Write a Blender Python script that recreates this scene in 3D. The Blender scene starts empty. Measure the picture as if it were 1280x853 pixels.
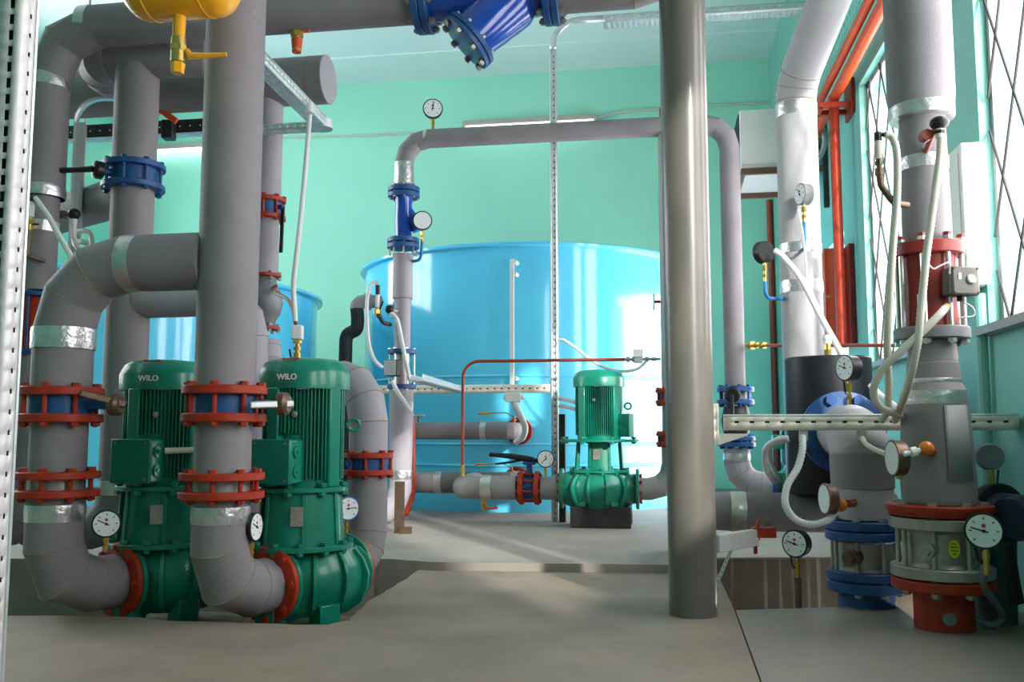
import bpy, bmesh, math, random
from mathutils import Vector, Matrix, Quaternion
random.seed(7)
R_ = math.radians
SC = bpy.context.scene
COL = SC.collection

# ------------------------------------------------------------------ camera
FPX = 1150.0; CX, CY = 640.0, 426.5
YAW = R_(9.0); PITCH = math.atan((541.0-CY)/FPX); HC = 1.0
FW = Vector((-math.sin(YAW), math.cos(YAW), 0)); RT = Vector((math.cos(YAW), math.sin(YAW), 0))
cam_d = bpy.data.cameras.new('camera'); cam = bpy.data.objects.new('camera', cam_d); COL.objects.link(cam)
cam_d.sensor_width = 36.0; cam_d.lens = FPX/1280.0*36.0; cam_d.clip_start = 0.05
cam.location = (0, 0, HC); cam.rotation_euler = (math.pi/2+PITCH, 0, YAW)
SC.camera = cam

# ------------------------------------------------------------------ light
world = bpy.data.worlds.new('overcast_sky'); SC.world = world; world.use_nodes = True
bg = world.node_tree.nodes['Background']
bg.inputs['Color'].default_value = (1.0, 0.93, 0.935, 1); bg.inputs['Strength'].default_value = 6.5
sun_d = bpy.data.lights.new('sun', 'SUN'); sun_d.energy = 4.0; sun_d.angle = R_(2); sun_d.color = (1, .95, .87)
sun = bpy.data.objects.new('sun', sun_d); COL.objects.link(sun)
SUN_DIR = Vector((-.52, .85, -.36)).normalized()
sun.rotation_euler = SUN_DIR.to_track_quat('-Z', 'Y').to_euler(); sun.location = (8, 0, 8)
SC.view_settings.view_transform = 'Standard'; SC.view_settings.look = 'None'
SC.view_settings.gamma = 1.0; SC.view_settings.use_curve_mapping = False
SC.view_settings.exposure = 0.92
def portal(loc, sx, sy, rot):
    d = bpy.data.lights.new('window_portal', 'AREA'); d.shape = 'RECTANGLE'; d.size = sx; d.size_y = sy
    d.cycles.is_portal = True
    o = bpy.data.objects.new('window_portal', d); COL.objects.link(o); o.location = loc; o.rotation_euler = rot

# ------------------------------------------------------------------ measuring helpers (the site was surveyed from the camera point)
def ray(px, py):
    x = (px-CX)/FPX; y = (CY-py)/FPX
    return RT*x + FW*(math.cos(PITCH)-y*math.sin(PITCH)) + Vector((0, 0, math.sin(PITCH)+y*math.cos(PITCH)))
CAMP = Vector((0, 0, HC))
def at(px, py, d):
    r = ray(px, py); return CAMP + r*(d/r.dot(FW))
def zat(py, d): return at(640, py, d).z
def ground(px, py, z=0.0):
    r = ray(px, py); return CAMP + r*((z-HC)/r.z)
def onx(px, py, x):
    r = ray(px, py); return CAMP + r*(x/r.x)
def ony(px, py, y):
    r = ray(px, py); return CAMP + r*(y/r.y)
def alongx(p, px, ax=Vector((1, 0, 0))):
    q = p-CAMP; k = (px-CX)/FPX; ca = FW*math.cos(PITCH)+Vector((0, 0, math.sin(PITCH)))
    t = (k*q.dot(ca)-q.dot(RT))/(ax.dot(RT)-k*ax.dot(ca)); return p+ax*t
def dep(p): return (p-CAMP).dot(FW)
def rp(n, d): return n*d/FPX
def up(p, z): return Vector((p.x, p.y, z))
X = Vector((1, 0, 0)); Y = Vector((0, 1, 0)); Z = Vector((0, 0, 1))
def azi(deg):            # horizontal direction, degrees clockwise from the way the camera looks
    a = R_(deg); return FW*math.cos(a)+RT*math.sin(a)

# ------------------------------------------------------------------ materials
MATS = {}
def mat(name, col, rough=.6, metal=0.0, var=.12, vscale=6.0, bump=0.0, bscale=60.0, coat=0.0, spec=.38, stain=None, trans=0, emit=0, wear=None):
    m = bpy.data.materials.new(name); m.use_nodes = True; nt = m.node_tree; N = nt.nodes; L = nt.links
    b = N['Principled BSDF']; b.inputs['Roughness'].default_value = rough; b.inputs['Metallic'].default_value = metal
    b.inputs['Specular IOR Level'].default_value = spec; b.inputs['Coat Weight'].default_value = coat; b.inputs['Coat Roughness'].default_value = .08
    tc = N.new('ShaderNodeTexCoord')
    out = None
    c = tuple(col)+(1,)
    if var > 0:
        n = N.new('ShaderNodeTexNoise'); n.inputs['Scale'].default_value = vscale; n.inputs['Detail'].default_value = 5
        L.new(tc.outputs['Object'], n.inputs['Vector'])
        r = N.new('ShaderNodeValToRGB'); r.color_ramp.elements[0].position = .3; r.color_ramp.elements[1].position = .7
        r.color_ramp.elements[0].color = tuple(max(0, v*(1-var)) for v in col)+(1,)
        r.color_ramp.elements[1].color = tuple(min(1, v*(1+var)) for v in col)+(1,)
        L.new(n.outputs['Fac'], r.inputs['Fac']); out = r.outputs['Color']
    for (sc, lo, hi, scol, fac) in (stain or []):
        n = N.new('ShaderNodeTexNoise'); n.inputs['Scale'].default_value = sc; n.inputs['Detail'].default_value = 8; n.inputs['Roughness'].default_value = .65
        L.new(tc.outputs['Object'], n.inputs['Vector'])
        r = N.new('ShaderNodeMapRange'); r.inputs['From Min'].default_value = lo; r.inputs['From Max'].default_value = hi
        r.inputs['To Max'].default_value = fac; L.new(n.outputs['Fac'], r.inputs['Value'])
        mx = N.new('ShaderNodeMix'); mx.data_type = 'RGBA'; L.new(r.outputs['Result'], mx.inputs['Factor'])
        if out is None: mx.inputs['A'].default_value = c
        else: L.new(out, mx.inputs['A'])
        mx.inputs['B'].default_value = tuple(scol)+(1,); out = mx.outputs['Result']
    if out is None: b.inputs['Base Color'].default_value = c
    else: L.new(out, b.inputs['Base Color'])
    if bump > 0:
        n = N.new('ShaderNodeTexNoise'); n.inputs['Scale'].default_value = bscale; n.inputs['Detail'].default_value = 3
        L.new(tc.outputs['Object'], n.inputs['Vector'])
        bp = N.new('ShaderNodeBump'); bp.inputs['Strength'].default_value = bump; bp.inputs['Distance'].default_value = .01
        L.new(n.outputs['Fac'], bp.inputs['Height']); L.new(bp.outputs['Normal'], b.inputs['Normal'])
    if trans: b.inputs['Transmission Weight'].default_value = trans
    if emit: b.inputs['Emission Color'].default_value = c; b.inputs['Emission Strength'].default_value = emit
    MATS[name] = m; return m
M = MATS
mat('foam', (.235, .208, .222), .62, var=.10, vscale=3, bump=.28, bscale=200, stain=[(9, .62, .75, (.36, .34, .34), .4)])
mat('foam_light', (.345, .315, .35), .6, var=.08, vscale=3, bump=.25, bscale=200)
mat('foam_white', (.38, .36, .375), .6, var=.06, vscale=3, bump=.25, bscale=200)
mat('foam_dark', (.17, .16, .165), .7, var=.12, vscale=3, bump=.25, bscale=200)
mat('pipe_paint', (.29, .275, .275), .5, var=.08, vscale=4, bump=.05, bscale=40)
mat('column_paint', (.135, .12, .103), .33, var=.05, vscale=3, bump=.04, bscale=14, coat=.15, stain=[(2.2, .66, .72, (.28, .15, .10), .35)])
mat('silver_tape', (.56, .54, .55), .33, .85, var=.12, vscale=14, bump=.6, bscale=34)
mat('orange_paint', (.35, .026, .006), .48, var=.22, vscale=14, bump=.1, bscale=40, stain=[(24, .66, .72, (.45, .33, .25), .5)])
mat('orange_bright', (.60, .065, .008), .4, var=.12, vscale=9, bump=.05, bscale=30)
mat('red_paint', (.26, .022, .016), .4, var=.2, vscale=8, bump=.06, bscale=30)
mat('blue_paint', (.016, .075, .23), .42, var=.2, vscale=14, bump=.1, bscale=40, stain=[(28, .69, .74, (.35, .38, .40), .4)])
mat('blue_gloss', (.012, .06, .36), .16, var=.1, vscale=7, coat=.5, bump=.05, bscale=22)
mat('blue_tube', (.02, .16, .42), .35, var=.1)
mat('pump_green', (.004, .185, .118), .36, var=.18, vscale=7, bump=.08, bscale=30, coat=.2, stain=[(7, .63, .75, (.16, .25, .19), .35)])
mat('motor_green', (.004, .20, .13), .34, var=.1, vscale=5, bump=.04, bscale=30, coat=.2, stain=[(6, .68, .8, (.12, .24, .19), .3)])
mat('cast_grey', (.20, .20, .215), .5, .3, var=.15, vscale=10, bump=.15, bscale=60)
mat('alu', (.38, .34, .31), .42, .6, var=.18, vscale=9, bump=.1, bscale=40, stain=[(8, .62, .7, (.22, .16, .11), .55)])
mat('steel', (.56, .56, .55), .32, .9, var=.1, vscale=20)
mat('galv', (.66, .68, .69), .38, .65, var=.09, vscale=9)
mat('galv_cream', (.86, .77, .66), .45, .1, var=.06, vscale=9)
mat('bolt_steel', (.34, .31, .28), .45, .7, var=.2, vscale=40)
mat('dark_steel', (.05, .047, .045), .5, .5, var=.25, vscale=9)
mat('black_plastic', (.012, .012, .013), .42, var=.1)
mat('black_vessel', (.009, .010, .014), .42, var=.2, vscale=4, bump=.05, bscale=20, stain=[(7, .68, .72, (.10, .11, .13), .4)])
mat('white_plastic', (.76, .76, .75), .45, var=.03)
mat('cream_hose', (.60, .55, .48), .5, var=.06)
mat('white_hose', (.70, .70, .69), .45, var=.05)
mat('brass', (.55, .36, .10), .32, .85, var=.15, vscale=30)
mat('bronze', (.16, .10, .07), .45, .6, var=.2, vscale=30)
mat('copper_red', (.30, .055, .03), .4, .2, var=.15, vscale=20)
mat('yellow_paint', (.80, .36, .008), .3, var=.10, vscale=8, coat=.3, stain=[(9, .64, .7, (.45, .14, .01), .5)])
mat('yellow_label', (.72, .62, .02), .6, var=.1, vscale=30)
mat('ball_orange', (.62, .17, .015), .35, var=.15, vscale=25)
mat('dial', (.80, .82, .82), .5, var=.0)
mat('dial_ink', (.02, .02, .02), .5, var=0)
mat('dial_red', (.60, .04, .05), .5, var=0)
mat('tank', (.13, .68, 1.0), .13, var=.05, vscale=.9, coat=.6, bump=.07, bscale=1.3)
mat('tank_seam', (.02, .24, .55), .3, var=.1)
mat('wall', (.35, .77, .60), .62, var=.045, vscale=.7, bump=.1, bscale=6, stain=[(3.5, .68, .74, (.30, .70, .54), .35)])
mat('mint_shaded', (.20, .49, .42), .6, var=.04, vscale=.7, bump=.08, bscale=6)  # mint wall paint, darkened in colour to shade the window wall
mat('ceiling', (.70, .82, .81), .8, var=.03, vscale=.6)
mat('concrete', (.255, .20, .158), .72, var=.2, vscale=1.6, bump=.22, bscale=45, stain=[(1.1, .52, .68, (.29, .20, .13), .7), (6, .56, .70, (.19, .155, .125), .5), (22, .64, .68, (.14, .11, .085), .6), (90, .70, .73, (.12, .10, .08), .5)])
mat('concrete_back', (.30, .262, .225), .72, var=.12, vscale=1.1, bump=.22, bscale=40, stain=[(1.6, .52, .66, (.35, .32, .28), .5), (60, .7, .74, (.15, .14, .12), .5)])
mat('floor_plate', (.255, .215, .185), .5, var=.1, vscale=1.6, bump=.1, bscale=40, stain=[(5, .6, .7, (.31, .27, .21), .35), (80, .70, .73, (.1, .09, .08), .5)])
mat('pit', (.13, .11, .09), .9, var=.35, vscale=7, bump=.6, bscale=26, stain=[(8, .58, .66, (.28, .27, .25), .4)])
mat('pad', (.20, .15, .095), .9, var=.25, vscale=9, bump=.3, bscale=40)
mat('cabinet_white', (.80, .79, .75), .4, var=.02)
mat('grille_dark', (.05, .065, .065), .5, var=.1)
mat('lamp_tube', (1, 1, .97), .5, var=0, emit=2.2)
mat('galv_post', (.62, .59, .58), .5, .2, var=.05, vscale=9)
mat('lamp_body', (.45, .40, .36), .5, var=.06)
mat('window_frame', (.30, .30, .30), .5, var=.05)
mat('grey_box', (.42, .43, .44), .45, var=.04)
mat('taupe_box', (.115, .105, .085), .45, var=.06)
mat('glue', (.24, .205, .10), .6, var=.2, vscale=30)
mat('rubber', (.02, .02, .022), .6, var=.1)
mat('teal_pipe', (.015, .07, .075), .5, var=.2)
mat('navy_pipe', (.03, .05, .09), .45, var=.2)
mat('foil', (.66, .64, .60), .28, .75, var=.1, vscale=18, bump=.8, bscale=18)
def glass_mat():
    m = bpy.data.materials.new('window_glass'); m.use_nodes = True; nt = m.node_tree; N = nt.nodes; L = nt.links
    N.remove(N['Principled BSDF']); o = N['Material Output']; t = N.new('ShaderNodeBsdfTransparent'); t.inputs['Color'].default_value = (.93, .96, .97, 1)
    g = N.new('ShaderNodeBsdfGlossy'); g.inputs['Roughness'].default_value = .03; 
    mx = N.new('ShaderNodeMixShader'); mx.inputs['Fac'].default_value = .06; L.new(t.outputs['BSDF'], mx.inputs[1]); L.new(g.outputs['BSDF'], mx.inputs[2]); L.new(mx.outputs['Shader'], o.inputs['Surface'])
    MATS['window_glass'] = m
glass_mat()
# drip stains run down the trench wall
def drip_mat():
    m = mat('trench_wall', (.12, .095, .065), .85, var=.2, vscale=3, bump=.2, bscale=30)
    nt = m.node_tree; N = nt.nodes; L = nt.links; b = N['Principled BSDF']; src = b.inputs['Base Color'].links[0].from_socket
    tc = N.new('ShaderNodeTexCoord'); mp = N.new('ShaderNodeMapping'); mp.inputs['Scale'].default_value = (9, 9, .25)
    n = N.new('ShaderNodeTexNoise'); n.inputs['Scale'].default_value = 2.2; n.inputs['Detail'].default_value = 4
    L.new(tc.outputs['Object'], mp.inputs['Vector']); L.new(mp.outputs['Vector'], n.inputs['Vector'])
    r = N.new('ShaderNodeMapRange'); r.inputs['From Min'].default_value = .60; r.inputs['From Max'].default_value = .66; r.inputs['To Max'].default_value = .6
    L.new(n.outputs['Fac'], r.inputs['Value']); mx = N.new('ShaderNodeMix'); mx.data_type = 'RGBA'
    L.new(r.outputs['Result'], mx.inputs['Factor']); L.new(src, mx.inputs['A']); mx.inputs['B'].default_value = (.36, .33, .28, 1)
    L.new(mx.outputs['Result'], b.inputs['Base Color'])
drip_mat()

# ------------------------------------------------------------------ mesh building
def perp(t):
    a = Vector((0, 0, 1)) if abs(t.z) < .9 else Vector((1, 0, 0))
    u = t.cross(a).normalized(); return u, t.cross(u).normalized()
class MB:
    def __init__(s): s.v = []; s.f = []
    def add(s, vs, fs):
        n = len(s.v); s.v += [Vector(q) for q in vs]; s.f += [tuple(i+n for i in f) for f in fs]; return s
    def sweep(s, pts, rad, seg=24, cap=True, closed=False):
        pts = [Vector(p) for p in pts]; n = len(pts)
        if not hasattr(rad, '__len__'): rad = [rad]*n
        tang = [(pts[i+1]-pts[i]) for i in range(n-1)]
        for i, t in enumerate(tang):
            tang[i] = t.normalized() if t.length > 1e-9 else (tang[i-1] if i else Vector((0, 0, 1)))
        u, w = perp(tang[0]); vs = []
        for i in range(n):
            if i == 0: tin = tout = tang[0]
            elif i == n-1: tin = tout = tang[-1]
            else: tin, tout = tang[i-1], tang[i]
            bis = tin+tout; bis = bis.normalized() if bis.length > 1e-6 else tin
            k = max(tin.dot(bis), .25)
            for j in range(seg):
                a = 2*math.pi*j/seg; o = (u*math.cos(a)+w*math.sin(a))*rad[i]
                vs.append(pts[i]+o-tin*(o.dot(bis)/k))
            if 0 < i < n-1:
                q = tin.rotation_difference(tout); u = q @ u; w = q @ w
        fs = []
        for i in range(n-1):
            for j in range(seg):
                k2 = (j+1) % seg; fs.append((i*seg+j, i*seg+k2, (i+1)*seg+k2, (i+1)*seg+j))
        if cap: fs.append(tuple(range(seg))[::-1]); fs.append(tuple((n-1)*seg+j for j in range(seg)))
        return s.add(vs, fs)
    def cyl(s, p0, p1, r0, r1=None, seg=24, cap=True):
        return s.sweep([p0, p1], [r0, r0 if r1 is None else r1], seg, cap)
    def lathe(s, o, axis, prof, seg=32, u=None, mod=None, cap=True):
        axis = Vector(axis).normalized(); o = Vector(o)
        if u is None: u, w = perp(axis)
        else: u = Vector(u).normalized(); w = axis.cross(u)
        vs = []
        for (r, h) in prof:
            for j in range(seg):
                a = 2*math.pi*j/seg; rr = r*(mod(a, r, h) if mod else 1)
                vs.append(o+axis*h+(u*math.cos(a)+w*math.sin(a))*rr)
        fs = []; n = len(prof)
        for i in range(n-1):
            for j in range(seg):
                k = (j+1) % seg; fs.append((i*seg+j, i*seg+k, (i+1)*seg+k, (i+1)*seg+j))
        if cap: fs.append(tuple(range(seg))[::-1]); fs.append(tuple((n-1)*seg+j for j in range(seg)))
        return s.add(vs, fs)
    def ring(s, o, axis, r0, r1, h0, h1, seg=32):
        return s.lathe(o, axis, [(r0, h0), (r1, h0), (r1, h1), (r0, h1), (r0, h0)], seg, cap=False)
    def torus(s, o, axis, R, r, seg=24, seg2=8, a0=0, a1=2*math.pi):
        u, w = perp(Vector(axis).normalized()); o = Vector(o)
        pts = [o+(u*math.cos(a0+(a1-a0)*i/seg)+w*math.sin(a0+(a1-a0)*i/seg))*R for i in range(seg+1)]
        return s.sweep(pts, r, seg2)
    def box(s, c, size, ax=None):
        c = Vector(c); x, y, z = ax if ax else (X, Y, Z); a, b, h = size[0]/2, size[1]/2, size[2]/2
        vs = [c+x*(i*a)+y*(j*b)+z*(k*h) for k in (-1, 1) for j in (-1, 1) for i in (-1, 1)]
        return s.add(vs, [(0, 2, 3, 1), (4, 5, 7, 6), (0, 1, 5, 4), (2, 6, 7, 3), (0, 4, 6, 2), (1, 3, 7, 5)])
    def bar(s, p0, p1, w, h, side=None):
        p0 = Vector(p0); p1 = Vector(p1); t = (p1-p0).normalized()
        if side is None: u, q = perp(t)
        else: u = (Vector(side)-t*Vector(side).dot(t)).normalized(); q = t.cross(u)
        return s.box((p0+p1)/2, ((p1-p0).length, w, h), (t, u, q))
    def prism(s, poly, off):
        poly = [Vector(p) for p in poly]; off = Vector(off); n = len(poly)
        fs = [tuple(range(n))[::-1], tuple(range(n, 2*n))]+[(i, (i+1) % n, n+(i+1) % n, n+i) for i in range(n)]
        return s.add(poly+[p+off for p in poly], fs)
    def sphere(s, o, r, seg=16, axis=Z, squash=1.0):
        return s.lathe(o, axis, [(max(r*math.sin(math.pi*i/10), r*.02), -r*squash*math.cos(math.pi*i/10)) for i in range(11)], seg)
    def perf(s, o, u, v, L, W, pitch, hl, rows, hw, margin=.02):
        """sheet with real slots: u runs along, v across; rows are centre positions across"""
        o = Vector(o); u = Vector(u).normalized(); v = Vector(v).normalized()
        us = [0.0]; hole = []
        n = max(1, int((L-2*margin)/pitch)); st = (L-(n-1)*pitch)/2
        for i in range(n):
            us += [st+i*pitch-hl/2, st+i*pitch+hl/2]
        us.append(L)
        vs_ = [0.0]
        for r in rows: vs_ += [r-hw/2, r+hw/2]
        vs_.append(W)
        base = len(s.v); nu = len(us); nv = len(vs_)
        s.v += [o+u*a+v*b for b in vs_ for a in us]
        for j in range(nv-1):
            for i in range(nu-1):
                if i % 2 == 1 and j % 2 == 1: continue
                k = base+j*nu+i; s.f.append((k, k+1, k+1+nu, k+nu))
        return s
def fillet(pts, rad, n=4):
    pts = [Vector(p) for p in pts]; out = [pts[0]]
    if not hasattr(rad, '__len__'): rad = [rad]*len(pts)
    for i in range(1, len(pts)-1):
        a = (pts[i-1]-pts[i]); b = (pts[i+1]-pts[i]); la, lb = a.length, b.length; a.normalize(); b.normalize()
        ang = a.angle(b)
        if ang > math.pi-.02 or rad[i] <= 0: out.append(pts[i]); continue
        t = min(rad[i]/math.tan(ang/2), la*.98, lb*.98); r = t*math.tan(ang/2)
        c = pts[i]+(a+b).normalized()*(r/math.sin(ang/2)); s0 = pts[i]+a*t-c; s1 = pts[i]+b*t-c
        tot = s0.angle(s1); axis = s0.cross(s1).normalized()
        for k in range(n+1): out.append(c+Quaternion(axis, tot*k/n) @ s0)
    out.append(pts[-1]); return out
def spline(pts, n=8):
    P = [Vector(p) for p in pts]; P = [P[0]*2-P[1]]+P+[P[-1]*2-P[-2]]; out = []
    for i in range(1, len(P)-2):
        for k in range(n):
            t = k/n; a, b, c, d = P[i-1], P[i], P[i+1], P[i+2]
            out.append(.5*((2*b)+(c-a)*t+(2*a-5*b+4*c-d)*t*t+(3*b-a-3*c+d)*t*t*t))
    out.append(P[-2]); return out
def resample(pts, step):
    pts = [Vector(p) for p in pts]; out = [pts[0]]; acc = 0
    for a, b in zip(pts, pts[1:]):
        L = (b-a).length; t = step-acc
        while t <= L: out.append(a+(b-a)*(t/L)); t += step
        acc = L-(t-step)
    return out

def mesh_from(mb, name, off=None, ang=28, flat=False):
    me = bpy.data.meshes.new(name)
    vs = [v-off for v in mb.v] if off is not None else mb.v
    me.from_pydata([tuple(v) for v in vs], [], mb.f)
    b = bmesh.new(); b.from_mesh(me); bmesh.ops.recalc_face_normals(b, faces=b.faces[:]); b.to_mesh(me); b.free()
    if not flat:
        me.polygons.foreach_set('use_smooth', [True]*len(me.polygons)); me.set_sharp_from_angle(angle=R_(ang))
    me.update(); return me
def world_off(parent):
    o = Vector((0, 0, 0))
    while parent is not None:
        o += Vector(parent.location); parent = parent.parent
    return o
def build(mb, name, m, parent=None, local=False, bev=0, solid=0, ang=28, label=None, origin=None):
    off = None
    if parent is not None: off = None if local else world_off(parent)
    elif origin is not None: off = Vector(origin)
    me = mesh_from(mb, name, off, ang); me.materials.append(MATS[m] if isinstance(m, str) else m)
    o = bpy.data.objects.new(name, me); COL.objects.link(o); o.parent = parent
    if parent is None and origin is not None: o.location = origin
    if solid:
        q = o.modifiers.new('solid', 'SOLIDIFY'); q.thickness = solid; q.offset = 0
    if bev:
        q = o.modifiers.new('bevel', 'BEVEL'); q.width = bev; q.segments = 2; q.limit_method = 'ANGLE'; q.angle_limit = R_(40)
    if label: o['label'] = label
    return o
def tag(o, label, cat, group=None):
    o['label'] = label; o['category'] = cat
    if group: o['group'] = group
    return o
def thing(name, label, cat, loc, axis=None, spin=0, rotz=None, group=None):
    o = bpy.data.objects.new(name, None); COL.objects.link(o); o.location = loc; o.empty_display_size = .05
    if axis is not None:
        o.rotation_mode = 'QUATERNION'; o.rotation_quaternion = Z.rotation_difference(Vector(axis).normalized()) @ Quaternion(Z, spin)
    if rotz is not None: o.rotation_euler = (0, 0, rotz)
    return tag(o, label, cat, group)
def solo(mb, name, m, label, cat, origin, group=None, **k):
    return tag(build(mb, name, m, None, origin=origin, **k), label, cat, group)
def struct(mb, name, m, parent=None, **k):
    o = build(mb, name, m, parent, origin=None if parent else k.pop('origin', Vector((0, 0, 0))), **k)
    if parent is None: o['kind'] = 'structure'
    return o
def share(me, name, parent, loc=(0, 0, 0), rot=None):
    o = bpy.data.objects.new(name, me); COL.objects.link(o); o.parent = parent; o.location = loc
    if rot: o.rotation_euler = rot
    return o

def pipe(name, label, pts, r, m='foam', bend=None, n=4, cat='pipe', tapes=(), seg=32, taped='silver_tape', ends=None, group=None):
    pts = [Vector(p) for p in pts]; path = fillet(pts, bend, n) if bend else pts
    mb = MB().sweep(path, r, seg)
    o = solo(mb, name, m, label, cat, pts[0], group, ang=14)
    for t in tapes: tape(o, *t, m=taped)
    if bend and cat == 'pipe' and m.startswith('foam') and name != 'insulated_elbow' and not hasattr(r, '__len__') and r > .11:
        for i in range(1, len(path)-1):
            a = (path[i]-path[i-1]).normalized(); b = (path[i+1]-path[i]).normalized(); bs = (a+b).normalized()
            if a.angle(b) < .05: continue
            u, w = perp(a); ring = []
            for j in range(33):
                q = 2*math.pi*j/32; off = (u*math.cos(q)+w*math.sin(q))*r*1.002; ring.append(path[i]+off-a*(off.dot(bs)/a.dot(bs)))
            build(MB().sweep(ring, .0032, 5), 'glue_joint', 'glue', o)
    return o
def tape(parent, p0, p1, r, m='silver_tape', name='tape_band'):
    p0 = Vector(p0); p1 = Vector(p1); ax = (p1-p0); L = ax.length; n = 5
    mb = MB(); rs = []; pts = []
    for i in range(n+1):
        pts.append(p0+ax*(i/n)); rs.append(r*(1+random.uniform(.0, .012)) if 0 < i < n else r*.995)
    mb.sweep(pts, rs, 32); return build(mb, name, m, parent, ang=40)
def hose(name, label, pts, r, m='white_hose', corr=False, cat='cable', n=10, group=None, straight=False):
    path = [Vector(p) for p in pts] if straight else spline(pts, n)
    if corr:
        path = resample(path, r*.55); rad = [r*(1.06 if i % 2 else .90) for i in range(len(path))]
    else: rad = r
    return solo(MB().sweep(path, rad, 12), name, m, label, cat, pts[0], group, ang=60)

_bolt = {}
def bolt_mesh(m, r, L, hr=None):
    key = (m, round(r, 4), round(L, 4))
    if key not in _bolt:
        h = r*1.5; hr = hr or r*1.9; mb = MB()
        mb.cyl((0, 0, -L/2-h*1.3), (0, 0, L/2+h*.2), r, seg=8)
        mb.cyl((0, 0, L/2), (0, 0, L/2+h), hr, seg=6); mb.cyl((0, 0, -L/2-h), (0, 0, -L/2), hr, seg=6)
        me = mesh_from(mb, 'bolt'); me.materials.append(MATS[m]); _bolt[key] = me
    return _bolt[key]
def bolts(root, n, R, z, L, r, m, a0=0.0):
    for i in range(n):
        a = a0+2*math.pi*i/n; share(bolt_mesh(m, r, L), 'bolt', root, (R*math.cos(a), R*math.sin(a), z))
def flanged(name, label, c, axis, R, r, gap, th, fm='orange_paint', bm='blue_paint', boltm='orange_paint', n=8, br=None, cat='valve',
            bolt_r=.013, spin=0, rods=False, body=None, lever=None, fm2=None, a0=.2, group=None):
    """two flanges with something clamped between; local Z is the pipe axis"""
    t = thing(name, label, cat, c, axis, spin, group=group); hg = gap/2
    for sgn in (-1, 1):
        mb = MB(); b = th*.12; h0, h1 = (hg, hg+th) if sgn > 0 else (-hg-th, -hg)
        mb.lathe((0, 0, 0), Z, [(R-b, h0), (R, h0+b), (R, h1-b), (R-b, h1)], 40)
        build(mb, 'flange', (fm2 if (fm2 and sgn < 0) else fm), t, local=True)
    mb = MB()
    if body: body(mb)
    else: mb.lathe((0, 0, 0), Z, [((br or r*1.12), -hg), ((br or r*1.12), hg)], 32)
    build(mb, 'body', bm, t, local=True)
    bolts(t, n, (R+r)/2*1.04 if not rods else R*.86, 0, gap+2*th, bolt_r, boltm, a0)
    if lever: lever(t)
    return t
# ================================================================== THE SETTING
XR = 2.03; XL = -10.2; YB = 16.35; YF = -4.0; ZC = 7.45; ZB = .06
T1 = at(660, 541, 13.35); T2 = at(165, 541, 12.2)
YB = T1.y+2.35+.45
ZC = ony(700, 89, YB).z
cornx = ony(967, 300, YB).x
XR = cornx
struct(MB().box(((XL+XR)/2, YB+.15, ZC/2), (XR-XL+1, .3, ZC+.6)), 'wall_back', 'wall')
struct(MB().box(((XL+XR)/2, YF-.15, ZC/2), (XR-XL+1, .3, ZC+.6)), 'wall_front', 'wall')
struct(MB().box(((XL+XR)/2, (YB+YF)/2, ZC+.1), (XR-XL+1, YB-YF+1, .2)), 'ceiling', 'ceiling')
cl = ray(640, 58); cl = CAMP+cl*((ZC-HC)/cl.z)
struct(MB().box(((XL+XR)/2, cl.y, ZC-.012), (XR-XL, .035, .03)), 'trim_2', 'ceiling')
# right wall with window openings
w1a = onx(1081, 300, XR).y; w1z0 = onx(1090, 456, XR).z; w1z1 = onx(1078, 99, XR).z
w2b = onx(1226, 200, XR).y; WL = 2.25
wins = [(w1a-WL, w1a), (w2b-WL, w2b)]
pitch = (w1a-w2b)
wins.append((w2b-WL-pitch, w2b-pitch))
WTH = .36
cuts = sorted(wins); mb = MB(); ycur = YF-.3
for (a, b) in cuts:
    mb.box((XR+WTH/2, (ycur+a)/2, (ZC)/2), (WTH, a-ycur, ZC+.6)); ycur = b
    mb.box((XR+WTH/2, (a+b)/2, (w1z0-.3)/2), (WTH, b-a, w1z0+.3)); mb.box((XR+WTH/2, (a+b)/2, (w1z1+ZC+.3)/2), (WTH, b-a, ZC+.3-w1z1))
DY0, DY1, DZ = w1a+.95, w1a+4.1, 3.15      # assumed open gate, added for the tank's glare; hidden behind riser and cabinet
mb.box((XR+WTH/2, (ycur+DY0)/2, ZC/2), (WTH, DY0-ycur, ZC+.6)); mb.box((XR+WTH/2, (DY0+DY1)/2, (DZ+ZC+.3)/2), (WTH, DY1-DY0, ZC+.3-DZ)); ycur = DY1
mb.box((XR+WTH/2, (ycur+YB+.3)/2, ZC/2), (WTH, YB+.3-ycur, ZC+.6))
struct(mb, 'wall_right', 'mint_shaded')
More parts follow.
